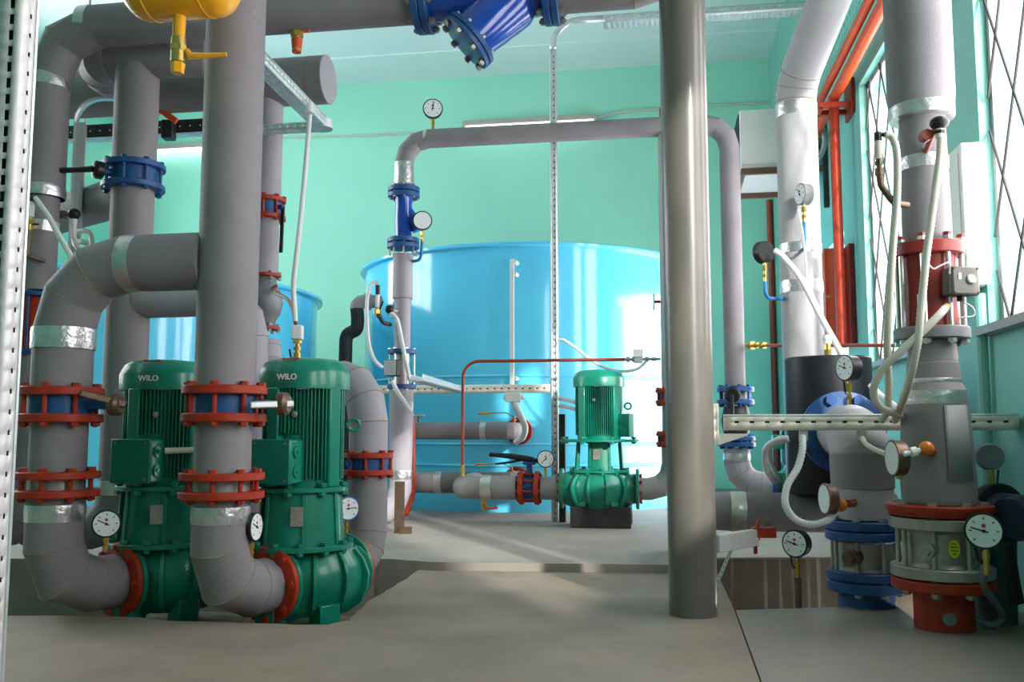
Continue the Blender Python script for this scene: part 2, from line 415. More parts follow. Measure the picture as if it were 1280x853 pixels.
for k, (a, b) in enumerate(wins):
    hz = w1z1-w1z0; zc = (w1z0+w1z1)/2; yc = (a+b)/2
    fr = MB(); xf = XR+.10; t = .05
    fr.box((xf, a+t/2, zc), (.06, t, hz)); fr.box((xf, b-t/2, zc), (.06, t, hz)); fr.box((xf, yc, w1z0+t/2), (.06, b-a, t)); fr.box((xf, yc, w1z1-t/2), (.06, b-a, t))
    pass
    w = build(fr, 'window_%d' % (k+1), 'window_frame', None, origin=Vector((xf, yc, w1z0))); w['kind'] = 'structure'
    build(MB().box((xf, yc, zc), (.006, b-a-.02, hz-.02)), 'pane', 'window_glass', w)
    build(MB().box((XR+.01, yc, w1z0-.03), (.2, b-a, .05)), 'window_sill', 'window_frame', w)
    # diamond security grille, each bar a rod of its own
    xg = XR+.05; stp = .46; slope = 1.9
    zlo, zhi, ylo, yhi = w1z0+.03, w1z1-.03, a+.03, b-.03; i = 0
    for sg in (1, -1):
        c = -hz/slope-.2
        while c < (b-a)+hz/slope+.2:
            p = []
            z0, z1 = zlo, zhi
            y0 = (ylo+c) if sg > 0 else (yhi-c); dy = (zhi-zlo)/slope*sg
            t0, t1 = 0.0, 1.0
            for lim, s2 in ((ylo, 1), (yhi, -1)):
                f0 = (y0-lim)*s2; f1 = (y0+dy-lim)*s2
                if f0 < 0 and f1 < 0: t0 = 2
                elif f0 < 0: t0 = max(t0, f0/(f0-f1))
                elif f1 < 0: t1 = min(t1, f0/(f0-f1))
            if t1-t0 > .03:
                q0 = Vector((xg, y0+dy*t0, zlo+(zhi-zlo)*t0)); q1 = Vector((xg, y0+dy*t1, zlo+(zhi-zlo)*t1))
                build(MB().cyl(q0, q1, .009, seg=6), 'grille_bar', 'dark_steel', w)
            c += stp
    portal((XR+WTH+.02, yc, zc), b-a, hz, (0, math.pi/2, 0)) if False else portal((XR+WTH+.02, yc, zc), hz, b-a, (0, math.pi/2, 0))

dr = MB(); dr.box((XR+.18, DY0+.03, DZ/2+.03), (.2, .06, DZ)); dr.box((XR+.18, DY1-.03, DZ/2+.03), (.2, .06, DZ)); dr.box((XR+.18, (DY0+DY1)/2, DZ-.03), (.2, DY1-DY0, .06))
dr = build(dr, 'assumed_door', 'window_frame', None, origin=Vector((XR+.18, DY0, 0))); dr['kind'] = 'structure'
for yy, sg in ((DY0, -1), (DY1, 1)): build(MB().box((XR+WTH+.8, yy+sg*.05, DZ/2), (1.55, .06, DZ-.1)), 'assumed_leaf', 'window_frame', dr, bev=.01)
portal((XR+WTH+.02, (DY0+DY1)/2, DZ/2), DZ, DY1-DY0, (0, math.pi/2, 0))
# left wall with its own row of windows (seen mirrored in the tank)
lw = [(6.6, 9.5), (10.1, 13.0)]; lz0, lz1 = 1.9, 6.3
mb = MB(); ycur = YF-.3
for (a, b) in lw:
    mb.box((XL-.15, (ycur+a)/2, ZC/2), (.3, a-ycur, ZC+.6)); ycur = b
    mb.box((XL-.15, (a+b)/2, (lz0-.3)/2), (.3, b-a, lz0+.3)); mb.box((XL-.15, (a+b)/2, (lz1+ZC+.3)/2), (.3, b-a, ZC+.3-lz1))
mb.box((XL-.15, (ycur+YB+.3)/2, ZC/2), (.3, YB+.3-ycur, ZC+.6)); struct(mb, 'wall_left', 'wall')
for k, (a, b) in enumerate(lw):
    xf = XL-.1; yc = (a+b)/2; zc = (lz0+lz1)/2; hz = lz1-lz0; fr = MB(); t = .06
    fr.box((xf, a+t/2, zc), (.06, t, hz)); fr.box((xf, b-t/2, zc), (.06, t, hz)); fr.box((xf, yc, lz0+t/2), (.06, b-a, t)); fr.box((xf, yc, lz1-t/2), (.06, b-a, t)); fr.box((xf, yc, zc+.4), (.05, b-a, .07)); fr.box((xf, yc, zc), (.05, .07, hz))
    w = build(fr, 'window_%d' % (len(wins)+k+1), 'window_frame', None, origin=Vector((xf, yc, lz0))); w['kind'] = 'structure'
    build(MB().box((xf, yc, zc), (.006, b-a-.02, hz-.02)), 'pane', 'window_glass', w); build(MB().box((XL+.08, yc, lz0-.03), (.3, b-a+.12, .05)), 'window_sill', 'window_frame', w)
    portal((XL-.32, yc, zc), hz, b-a, (0, -math.pi/2, 0))

# floors: front slab, back slab, cover plate, pit between
def jit(pts, n=3, a=.02):
    out = []
    for p, q in zip(pts, pts[1:]):
        for i in range(n): out.append(p.lerp(q, i/n)+Vector((random.uniform(-a, a), random.uniform(-a, a), 0)) if i else p)
    out.append(pts[-1]); return out
PIT = -.42
edgeL = jit([ground(px, py) for px, py in ((-500, 771), (5, 770), (82, 770), (150, 771), (225, 777), (342, 780), (410, 781), (437, 776), (446, 765), (472, 745), (490, 735), (515, 718), (538, 706.5))], 3, .018)
curbR = ground(893, 709); sA = ground(918, 763); sB = ground(950, 853); sd = (sB-sA); sN = sA+sd*((YF-sA.y)/sd.y)
poly = edgeL+[curbR, sA, sN, Vector((XL, YF, 0)), Vector((XL, edgeL[0].y, 0))]
struct(MB().prism(poly, (0, 0, PIT)), 'floor', 'concrete', ang=5)
bk = [ground(-500, 698, ZB)]+jit([ground(px, py, ZB) for px, py in ((300, 699), (468, 698), (500, 700), (540, 703))], 4, .02)
cE = ground(893, 707, ZB); tE = ground(894, 697.5, ZB); tR = ground(1150, 696, ZB); tW = tR+(tR-tE)*((XR-tR.x)/(tR.x-tE.x))
bk += [cE, tE, tR, Vector((XR, tW.y, ZB)), Vector((XR, YB, ZB)), Vector((XL, YB, ZB)), Vector((XL, bk[0].y, ZB))]
struct(MB().prism(bk, (0, 0, PIT-ZB)), 'floor_back', 'concrete_back', ang=5)
tw = MB(); a, b = tE+Vector((-.0, -.012, -.012)), Vector((XR-.01, tW.y-.012, ZB-.012)); tw.prism([a, b, up(b, PIT), up(a, PIT)], (0, .01, 0)); struct(tw, 'trim_1', 'trench_wall')
struct(MB().box(((XL+XR)/2, 6, PIT-.1), (XR-XL, 9, .2)), 'floor_pit', 'pit')
g = lambda px, py: ground(px, py)
off = (sA-sB).normalized().cross(Z)*-.006
wallp = Vector((XR-.01, ground(1270, 748).y, 0))
plate = [sA+Vector((.008, 0, 0)), g(1120, 757), g(1160, 788.5), g(1251, 787), g(1219, 765), g(1216, 752), wallp, Vector((XR-.01, YF, 0)), sN+Vector((.008, 0, 0))]
struct(MB().prism(plate, (0, 0, -.12)), 'floor_plate', 'floor_plate', ang=5)
# ================================================================== TANKS
def tank(label, c, Rt, h, seams):
    t = thing('water_tank', label, 'tank', Vector((c.x, c.y, ZB)))
    prof = [(Rt, 0), (Rt, h-.10), (Rt*1.004, h-.06), (Rt+.012, h-.05)]
    build(MB().lathe((0, 0, 0), Z, [(Rt, 0), (Rt, h-.02), (Rt-.02, h-.02), (Rt-.02, .05)], 128), 'shell', 'tank', t, local=True)
    build(MB().ring((0, 0, 0), Z, Rt-.03, Rt+.075, h-.05, h, 128), 'rim', 'tank', t, local=True, bev=.012)
    for s in seams:
        build(MB().lathe((0, 0, 0), Z, [(Rt, s-.02), (Rt+.012, s-.006), (Rt+.012, s+.006), (Rt, s+.02)], 128, cap=False), 'weld_seam', 'tank', t, local=True)
    return t
h1 = zat(303, 11.0)-ZB
tank('large glossy blue water tank behind the small back pump', T1, 2.35, h1, [zat(583, 11.)-ZB, zat(556, 11.)-ZB, zat(470, 11.)-ZB])
h2 = zat(371, 12.2)-ZB
tank('blue water tank behind the two green pumps at left', T2, 2.36, h2, [.45, 1.4])
# vertical tank seams on the first tank (narrow lap joints)
# ================================================================== PUMPS
u2 = None
PB = at(276, 650, 4.95); PB.z = 0; PG = at(459, 650, 6.1); PG.z = 0; P2 = (PB+PG)/2; U = (PG-PB).normalized()
PA = PB+X*-.965; P1 = P2+X*-.895; U1 = (P1-PA).normalized(); PG1 = P1+U1*((PG-PB).length/2)
ZS = zat(733, dep(PB+U*.31)); ZP = -.15
HALF = (PG-PB).length/2
def make_pump(label, loc, flow, face, z_suc, arm, boxside=-1, group=None, text='WILO', box_az=33, round_cover=False, arm_s=None, lantern=((-53, 109), (127, 289)), mfl=.268):
    """flow: horizontal direction suction->discharge; face: direction from the pump towards the viewer"""
    rz = math.atan2(flow.y, flow.x); t = thing('inline_pump', label, 'pump', loc, rotz=rz, group=group)
    fa = math.atan2(face.y, face.x)-rz        # local angle facing the viewer
    def dirl(deg): a = fa+R_(deg); return Vector((math.cos(a), math.sin(a), 0))
    S = z_suc; arm_s = arm_s or arm; vo = .08 if arm_s < arm else 0.0
    # volute casing
    vol = MB().lathe((vo, 0, 0), Z, [(.14, S-.215), (.24, S-.20), (.30, S-.13), (.335, S-.04), (.34, S+.03), (.32, S+.10), (.285, S+.15), (.275, S+.175)], 48)
    vol.sweep([(-arm_s*.5, 0, S-.01), (-arm_s*.85, 0, S), (-arm_s+.03, 0, S)], [.225, .175, .16], 32)
    vol.sweep([(.22, 0, S-.01), (arm*.82, 0, S), (arm-.03, 0, S)], [.22, .16, .155], 32)
    v = build(vol, 'volute_casing', 'pump_green', t, local=True)
    for i in range(12):
        a = 2*math.pi*(i+.5)/12; d = Vector((math.cos(a), math.sin(a), 0))
        if abs(d.x) > .9: continue
        pr = [(.24, S+.165), (.30, S+.165), (.352, S+.11), (.382, S+.03), (.376, S-.05), (.335, S-.14), (.25, S-.20)]
        side = Z.cross(d)*.012
        if d.x < -.84 and vo: continue
        build(MB().prism([d*(r_-.004)+Z*h_-side+X*vo for r_, h_ in pr], side*2), 'rib', 'pump_green', v, local=True, bev=.004)
    for sx, ar_ in ((-1, arm_s), (1, arm)):
        build(MB().lathe((0, 0, S), X*sx, [(.205, ar_-.035), (.218, ar_-.03), (.218, ar_-.005), (.205, ar_)], 40), 'nozzle_flange', 'pump_green', t, local=True)
    for d in (dirl(35), dirl(-40), dirl(140), dirl(-140)):
        w = Z.cross(d); build(MB().prism([d*.16+w*.05, d*.30+w*.07, d*.30-w*.07, d*.16-w*.05], (0, 0, S-.12)), 'foot', 'pump_green', t, local=True, bev=.008)
    zf = S+.175
    build(MB().lathe((0, 0, 0), Z, [(.30, zf), (.305, zf+.004), (.305, zf+.026), (.30, zf+.03)], 48), 'casing_cover', 'pump_green', t, local=True)
    for i in range(12):
        a = 2*math.pi*(i+.3)/12; share(bolt_mesh('pump_green', .013, .03), 'bolt', t, (.28*math.cos(a), .28*math.sin(a), zf+.018))
    # lantern: two curved shells with a gap, dark coupling inside
    zl0, zl1 = zf+.03, S+.505
    for (a0, a1) in lantern:
        n = 14; vs = []; fs = []
        for i in range(n+1):
            d = dirl(a0+(a1-a0)*i/n)
            vs += [d*.252+Z*zl0, d*.232+Z*zl1, d*.222+Z*zl1, d*.238+Z*zl0]
        for i in range(n):
            for j in range(4): fs.append((i*4+j, i*4+(j+1) % 4, i*4+4+(j+1) % 4, i*4+4+j))
        fs += [(0, 1, 2, 3), tuple(n*4+j for j in range(4))]
        build(MB().add(vs, fs), 'lantern_shell', 'pump_green', t, local=True)
        for am in (a0, a1, (a0+a1)/2+25, (a0+a1)/2-25) if a1-a0 > 100 else (a0, a1):
            d = dirl(am); w = Z.cross(d); build(MB().prism([d*.23+w*.014+Z*zl0, d*.262+w*.014+Z*zl0, d*.262-w*.014+Z*zl0, d*.23-w*.014+Z*zl0], (-d.x*.018, -d.y*.018, zl1-zl0)), 'lantern_rib', 'pump_green', t, local=True, bev=.004)
    cp = MB().lathe((0, 0, 0), Z, [(.10, zl0), (.10, zl0+.12), (.05, zl0+.13), (.05, zl0+.2), (.08, zl0+.21), (.08, zl1)], 24); build(cp, 'coupling', 'dark_steel', t, local=True)
    d = dirl(-6); w = Z.cross(d); build(MB().box(d*.252+Z*(zl0+.17), (.07, .006, .11), (w, d, Z)), 'type_plate', 'alu', t, local=True)
    # motor foot ring
    zm = zl1
    build(MB().lathe((0, 0, 0), Z, [(mfl-.006, zm), (mfl, zm+.005), (mfl, zm+.025), (mfl-.006, zm+.03)], 48), 'motor_flange', 'motor_green', t, local=True)
    for i in range(8):
        a = 2*math.pi*(i+.5)/8; share(bolt_mesh('pump_green', .014, .03), 'bolt', t, ((mfl-.02)*math.cos(a), (mfl-.02)*math.sin(a), zm+.02))
    zb = zm+.03; zt = S+1.112
    build(MB().lathe((0, 0, 0), Z, [(.215, zb), (.225, zb+.05), (.212, zb+.06), (.212, zt)], 40), 'motor_housing', 'motor_green', t, local=True)
    for k in range(4):
        d = dirl(45+90*k); w = Z.cross(d)
        build(MB().prism([d*.19+w*.05+Z*zb, d*.255+w*.045+Z*zb, d*.255-w*.045+Z*zb, d*.19-w*.05+Z*zb], (0, 0, zt-zb)), 'corner_rail', 'motor_green', t, local=True, bev=.01)
    fin = MB(); nf = 72
    for i in range(nf):
        deg = 360*i/nf; dd = (deg-45) % 90
        if dd < 15 or dd > 75: continue
        z0 = zb+.045
        off = (deg+box_az*boxside*-1+180) % 360-180
        if abs((deg-(-box_az if boxside > 0 else box_az)+180) % 360-180) < 32: z0 = zb+.31
        d = dirl(deg); w = Z.cross(d)
        k = .254/max(abs(math.cos(R_(dd-45))), .2)*.93
        rr = min(.254, max(.24, k*.985))
        fin.prism([d*.205+w*.0035+Z*z0, d*rr+w*.0025+Z*z0, d*rr-w*.0025+Z*z0, d*.205-w*.0035+Z*z0], (0, 0, zt-.005-z0))
    build(fin, 'cooling_fins', 'motor_green', t, local=True)['kind'] = 'stuff'
    # fan cover
    def mod(a, r, h):
        if round_cover: return 1.0
        q = (a-fa) % (math.pi/2); return 1-.045*math.exp(-((q-math.pi/4)/.16)**2)+.02*math.cos(4*(a-fa))
    cv = MB().lathe((0, 0, 0), Z, [(.235, zt-.01), (.262, zt-.008), (.264, zt+.085), (.258, zt+.10), (.235, zt+.145), (.20, zt+.168), (.12, zt+.178), (.02, zt+.18)], 64, mod=mod)
    c = build(cv, 'fan_cover', 'motor_green', t, local=True, ang=35)
    if text:
        d = dirl(-22) if not round_cover else dirl(0); w = Z.cross(d)
        fr = MB(); cz = zt+.055
        for sx in (-1, 1): fr.box(d*.2665+w*(sx*.048)+Z*cz, (.003, .004, .056), (w, d, Z))
        for sz in (-1, 1): fr.box(d*.2665+Z*(cz+sz*.027), (.098, .004, .003), (w, d, Z))
        build(fr, 'badge_frame', 'cast_grey', c, local=True)
        cu = bpy.data.curves.new('lettering', 'FONT'); cu.body = text; cu.size = .046; cu.align_x = 'CENTER'; cu.align_y = 'CENTER'; cu.extrude = .0015; cu.offset = .0012
        tmp = bpy.data.objects.new('lettering', cu); COL.objects.link(tmp); dg = bpy.context.evaluated_depsgraph_get()
        me = bpy.data.meshes.new_from_object(tmp.evaluated_get(dg)); bpy.data.objects.remove(tmp)
        mt = Matrix((w, Z, d)).transposed().to_4x4(); mt.translation = d*.2685+Z*cz; me.transform(mt)
        me.materials.clear(); me.materials.append(M['white_plastic']); o = bpy.data.objects.new('lettering', me); COL.objects.link(o); o.parent = c
        ar = MB(); d2 = dirl(-22); w2 = Z.cross(d2); n2 = (d2*.8+Z*.6).normalized()
        p = d2*.222+Z*(zt+.162)
        ar.bar(p-w2*.035, p+w2*.035, .006, .004, n2)
        for sx in (-1, 1): ar.prism([p+w2*(sx*.035)+Z*.009, p+w2*(sx*.035)-Z*.009, p+w2*(sx*.06)], d2*.004)
        build(ar, 'rotation_arrow', 'dial_red', c, local=True)
    # terminal box with lid and two glands
    d = dirl(-box_az if boxside > 0 else box_az); w = Z.cross(d); zc = zb+.15
    tb = build(MB().box(d*.255+Z*zc, (.25, .13, .25), (w, d, Z)), 'terminal_box', 'motor_green', t, local=True, bev=.012)
    build(MB().box(d*.326+Z*zc, (.255, .016, .255), (w, d, Z)), 'lid', 'motor_green', tb, local=True, bev=.007)
    for sx in (-1, 1):
        for sz in (-1, 1): build(MB().cyl(d*.33+w*(.1*sx)+Z*(zc+.105*sz), d*.338+w*(.1*sx)+Z*(zc+.105*sz), .007, seg=8), 'screw', 'bolt_steel', tb, local=True)
    for sz in (-1, 1):
        for sx in (-1, 1):
            o = d*.262+w*(.125*sx)+Z*(zc+.055*sz); build(MB().lathe(o, w*sx, [(.034, 0), (.034, .010), (.012, .011), (.012, .016)], 20), 'gland_plug', 'motor_green', tb, local=True)
    # lifting eye
    d = dirl(88); o = d*.25+Z*(zb+.36)
    build(MB().torus(o+d*.045, Z.cross(d), .034, .010, 24, 8).cyl(o, o+d*.02, .014, seg=12), 'lifting_eye', 'motor_green', t, local=True)
    d = dirl(-12); build(MB().lathe(d*.245+Z*(zb+.42), d, [(.018, 0), (.018, .012), (.008, .016)], 12), 'drain_plug', 'bolt_steel', t, local=True)
    d = dirl(-2); w = Z.cross(d); build(MB().box(d*.257+Z*(zb+.58), (.075, .006, .035), (w, d, Z)), 'rating_plate', 'cast_grey', t, local=True)
    return t
def toward(p): v = (CAMP-p); v.z = 0; return v.normalized()
ARM = HALF-.31
SZ = ZS-ZP
make_pump('large green vertical pump nearest the broken floor edge', up(P2, ZP), U, toward(P2), SZ, .43, 1, 'pair of front pumps', arm_s=.26)
make_pump('large green vertical pump further left behind the front riser', up(P1, ZP), U1, toward(P1), SZ, .43, 1, 'pair of front pumps', arm_s=.26)
for p, lb in ((P1, 'concrete pad under the pump at far left'), (P2, 'concrete pad under the pump by the broken edge')):
    solo(MB().box(up(p, (PIT+ZP)/2), (.8, .9, ZP-PIT)), 'pump_pad', 'pad', lb, 'pad', up(p, PIT), bev=.02)

# ---- risers A and B with valves
def riser_set(P, tags, spin_lever, U=U):
    HALF = ((P1-PA) if P is PA else (P2-PB)).length
    d = dep(PB)
    z1, z2, z3 = zat(505.5, d), zat(607, d), zat(640, d)
    R = .222
    def lever(t):
        a = spin_lever; dl = Vector((math.cos(a), math.sin(a), 0)); nk = build(MB().bar(dl*.16, dl*.31, .05, .04, Z), 'neck', 'blue_paint', t, local=True, bev=.006)
        s = Z.cross(dl)
        hub = MB().lathe(dl*.33, dl, [(.05, -.03), (.062, -.02), (.062, .02), (.045, .035)], 20); build(hub, 'hub', 'bronze', t, local=True)
        hd = MB().bar(dl*.385+s*.01, dl*.21-s*.15+Z*tags[6], .040, .024, Z); build(hd, 'lever', tags[3], t, local=True, bev=.008)
    flanged('butterfly_valve', tags[0], up(P, z1), Z, R, .15, .10, .047, lever=lever)
    flanged('flanged_joint', tags[1], up(P, z2), Z, R, .13, .058, .040, bm='alu', cat='joint')
    za, zb = zat(541, d), zat(587, d)
    pipe('pipe_spool', tags[2], [up(P, z2+.029+.04), up(P, z1-.05-.047)], .148, 'foam')
    # lower elbow to the pump
    zt = z2-.029-.04; end = up(P+U*(HALF-.30), ZS)
    o = pipe('pipe_elbow', tags[4], [up(P, zt), up(P, ZS), end], .150, 'foam', bend=.235, n=2, tapes=[(up(P, zt-.13), up(P, zt-.02-.02), .1535)])
    # companion flange
    f = thing('pipe_flange', tags[5], 'flange', up(P+U*(HALF-.262), ZS), U)
    build(MB().lathe((0, 0, 0), Z, [(.205, -.034), (.215, -.029), (.215, 0.0), (.205, .003)], 40), 'ring', 'orange_paint', f, local=True)
    for i in range(8):
        a = 2*math.pi*(i+.5)/8; share(bolt_mesh('orange_paint', .012, .04), 'bolt', f, (.185*math.cos(a), .185*math.sin(a), -.010))
    return z1+.05+.047
aR = math.atan2(RT.y, RT.x)
ztop = riser_set(PB, ('orange flanged butterfly valve with chrome lever in front of pump', 'orange flanged joint on the riser beside the terminal box',
    'grey pipe length between orange flanges in front of pump', 'steel', 'grey insulated elbow feeding the nearer green pump', 'orange flange on suction side of nearer pump', -.01), aR-.15)
riser_set(PA, ('orange flanged butterfly valve with dark lever at far left', 'orange flanged joint on the far left riser',
    'grey pipe length between orange flanges at far left', 'bronze', 'grey insulated elbow feeding the far left pump', 'orange flange on suction side of far left pump', .06), aR-.15, U1)
zh = zat(330, 5.05)
pipe('insulated_riser', 'thick grey insulated vertical pipe in front of two pumps', [up(PB, ztop), up(PB, ZC-.01)], .160, 'foam')
bx = PB.x-.12
A0 = up(PA, ztop); A1 = up(PA, zh); A2 = Vector((bx, PA.y, zh))
pipe('insulated_bend', 'grey insulated pipe bending from far left riser to front riser', [A0, A1, A2], .158, 'foam', bend=.37, n=3,
     tapes=[(up(PA, zat(437, 5.09)), up(PA, zat(411, 5.09)), .167), (alongx(A2, 160), alongx(A2, 178), .1615)])

# ---- discharge G of pump 2 up to E, valve on it
G0 = up(PG-U*(HALF-.43), ZS)
zg = zat(580, 6.1); dG = 6.1
pipe('pipe_elbow', 'grey elbow rising from the nearer pump towards the back', [G0, up(PG, ZS), up(PG, zg-.075)], .13, 'foam', bend=.26, n=3)
flanged('butterfly_valve', 'orange and blue valve right of the nearer pump', up(PG, zg), Z, .165, .12, .075, .035, bolt_r=.011,
        lever=lambda t: build(MB().lathe((-.09, -.1, 0), Vector((-.3, -1, 0)), [(.03, 0), (.03, .03), (.015, .034), (.015, .05)], 12), 'neck', 'blue_paint', t, local=True))
H3 = at(404, 100, 7.0); E = alongx(H3, 338); zE = zat(478, 6.6)
E = Vector((E.x, E.y, 0))
pipe('insulated_bend', 'grey insulated pipe arching behind the nearer pump motor', [up(PG, zg+.075), up(PG, zE), up(E, zE), up(E, zat(424, 7.05))], .128, 'foam_light', bend=.30, n=3)
flanged('butterfly_valve', 'orange and blue valve behind the front riser', up(PG1, zg), Z, .165, .12, .075, .035, bolt_r=.011)
D = at(166, 245, 6.4); D.z = 0
zD = zat(376, 6.35)
pipe('pipe_elbow', 'grey elbow rising from the far left pump', [up(PG1-U1*(HALF-.43), ZS), up(PG1, ZS), up(PG1, zg-.075)], .13, 'foam', bend=.26, n=3)
pipe('insulated_bend', 'grey insulated pipe turning left behind the front riser', [up(PG1, zg+.075), up(PG1, zD), up(D, zD)+(PG1-D).normalized()*.10], .12, 'foam_light', bend=.28, n=3)
for P, U_, lb in ((PG, U, 'orange flange on discharge side of nearer pump'), (PG1, U1, 'orange flange on discharge side of far left pump')):
    f = thing('pipe_flange', lb, 'flange', up(P-U_*(HALF-.43), ZS), U_)
    build(MB().lathe((0, 0, 0), Z, [(.2, 0), (.205, .005), (.205, .03), (.2, .035)], 40).cyl((0, 0, .03), (0, 0, .05), .14), 'ring', 'orange_paint', f, local=True)

# ---- E riser: check valve, butterfly, header
d = 7.05
def checkbody(mb):
    mb.lathe((0, 0, 0), Z, [(.085, -.20), (.085, -.15), (.125, -.08), (.14, 0), (.125, .08), (.10, .13), (.085, .16), (.085, .2)], 32)
zc = (zat(342, d)+zat(413, d))/2; gp = zat(347, d)-zat(409, d)
def checkbody(mb): h = gp/2; mb.lathe((0, 0, 0), Z, [(.085, -h), (.09, -h*.75), (.125, -h*.45), (.14, -h*.05), (.13, h*.35), (.09, h*.7), (.085, h)], 32)
flanged('check_valve', 'grey cast bulging check valve left of the blue tank', up(E, zc), Z, .125, .1, gp, .024, bm='cast_grey', boltm='bolt_steel', body=checkbody, fm='orange_paint', n=6, bolt_r=.008)
for o in [o for o in bpy.data.objects if o.parent and o.parent.name.startswith('check_valve') and o.name.startswith('bolt')]:
    bpy.data.objects.remove(o)
cv_ = [o for o in bpy.data.objects if o.name.startswith('check_valve')][0]
for sg in (-1, 1):
    for i in range(6):
        a = .3+2*math.pi*i/6; share(bolt_mesh('bolt_steel', .008, .04), 'bolt', cv_, (.108*math.cos(a), .108*math.sin(a), sg*(gp/2+.01)))
zv = zat(261, d)
def lev(t):
    dl = Vector((math.cos(aR-.5), math.sin(aR-.5), 0)); build(MB().bar(dl*.10, dl*.17, .03, .03, Z), 'neck', 'blue_paint', t, local=True)
    build(MB().bar(dl*.165+Z*.0, dl*.155-Z*.36, .032, .012, dl), 'lever', 'black_plastic', t, local=True, bev=.003)
flanged('butterfly_valve', 'orange and blue valve with hanging black lever on rear riser', up(E, zv), Z, .145, .105, .10, .035, lever=lev, bolt_r=.010)
pipe('pipe_spool', 'light grey pipe length above the bulging check valve', [up(E, zc+gp/2+.024), up(E, zv-.085)], .098, 'foam_light')
pipe('insulated_riser', 'slim light grey riser behind the front riser', [up(E, zv+.085), up(E, H3.z-.08)], .105, 'foam_light')
HL = alongx(H3, 60)
hd = pipe('header_pipe', 'wide grey header pipe with flat end cap near ceiling', [HL, alongx(H3, 409)], .187, 'foam')
build(MB().lathe(alongx(H3, 409), X, [(.187, 0), (.19, .004), (.188, .012), (.02, .016)], 40), 'end_cap', 'foam_light', hd)
build(MB().ring(H3, X, .186, .189, -.09, -.085), 'joint_line', 'foam_dark', hd)

# ---- D riser with blue valve, header H2
zD2 = zat(76, 6.4)
zv = zat(222, 6.4)
def lev(t):
    dl = (azi(-138)); build(MB().cyl(dl*.13, dl*.22, .028, seg=14), 'neck', 'blue_paint', t, local=True)
    build(MB().lathe(dl*.25, dl, [(.05, -.03), (.062, -.02), (.062, .025), (.04, .035)], 20), 'hub', 'black_plastic', t, local=True)
    e = dl*.29; build(MB().sweep([e, e+azi(-95)*.10-Z*.01, e+azi(-95)*.36-Z*.025], [.022, .018, .022], 10), 'lever', 'black_plastic', t, local=True)
flanged('butterfly_valve', 'blue flanged valve with black lever on left riser', up(D, zv), Z, .215, .15, .11, .04, 'blue_paint', 'blue_paint', 'blue_paint', lever=lev, bolt_r=.011)
pipe('insulated_riser', 'grey insulated riser above the blue lever valve', [up(D, zv+.095), up(D, zD2-.06)], .150, 'foam')
pipe('insulated_riser', 'grey insulated riser below the blue lever valve', [up(D, zv-.095), up(D, .34), up(D, .34)+azi(-70)*.8], [.146]*6, 'foam', bend=.25, n=3,
     tapes=[(up(D, zat(618, 6.4)), up(D, zat(600, 6.4)), .150)])
h2p = up(D, zD2); h2l = alongx(h2p, 108); h2r = alongx(h2p, 268)
pipe('header_pipe', 'dark shaded header pipe under the top pipe at left', [h2l+Y*.58, h2l, h2r, h2r+Y*.55], .135, 'foam', bend=.22, n=3)
F0 = up(D, zat(246, 6.6))
pipe('branch_pipe', 'grey branch pipe crossing behind the slotted strut', [F0-X*.09+Y*.11, F0-X*1.7+Y*1.0], .145, 'foam')

# ---- C riser and top pipe H1, strainer
C = at(58, 150, 6.2); zH = zat(37, 6.2); Cz = zat(248, 6.2)
H1a = up(C, zH); fl0 = alongx(H1a, 524)
C.z = 0
pipe('insulated_bend', 'grey insulated pipe rising at far left to blue strainer', [up(C, Cz), H1a, fl0], .142, 'foam', bend=.36, n=2,
     tapes=[(up(C, zat(112, 6.2)), up(C, zat(97, 6.2)), .146), (up(C, Cz+.0), up(C, zat(234, 6.2)), .147), (alongx(H1a, 106), alongx(H1a, 119), .1445)])
c2 = pipe('insulated_riser', 'narrower grey riser below the taped joint at far left', [up(C, zat(364, 6.2)), up(C, Cz)], .112, 'foam',
     tapes=[(up(C, zat(291, 6.2)), up(C, zat(278, 6.2)), .116)])
zo = (zat(368, 6.2)+zat(443, 6.2))/2; go = zat(373, 6.2)-zat(439, 6.2)
flanged('rubber_joint', 'orange spool between two blue flanges at far left', up(C, zo), Z, .135, .1, go, .03, 'blue_paint', 'orange_paint', 'blue_paint', br=.095, cat='joint', bolt_r=.008)
pipe('insulated_riser', 'grey lower riser behind the far left elbow', [up(C, zo-go/2-.03), up(C, .33), up(C, .33)-X*.9], .115, 'foam', bend=.25, n=3)
# ================================================================== CENTRE: slim loop, back pump
O = at(503, 400, 9.75); O.z = 0; dO = 9.75
topz = at(540, 174, 9.72).z
OT = up(O, topz); NT = alongx(OT, 911); N_ = Vector((NT.x, NT.y, 0)); dN = dep(N_)
JT = alongx(OT, 834); J = Vector((JT.x, JT.y, 0)); dJ = dep(J)
zo = lambda y: zat(y, dO)
pipe('loop_pipe', 'slim grey pipe crossing overhead in front of the blue tank', [up(O, zo(236)), OT, NT, up(N_, zat(483, dN))], .102, 'foam', bend=.26, n=3,
     tapes=[(up(O, zo(231)), up(O, zo(204)), .106), (alongx(OT, 531), alongx(OT, 535), .1035)])
def strainer_body(h):
    def f(mb):
        mb.lathe((0, 0, 0), Z, [(.10, -h), (.088, -h*.7), (.095, 0), (.088, h*.7), (.10, h)], 28)
        a = RT; mb.sweep([Vector((0, 0, h*.55)), a*.09+Z*(h*.1), a*.15-Z*(h*.45)], [.075, .065, .055], 20)
    return f
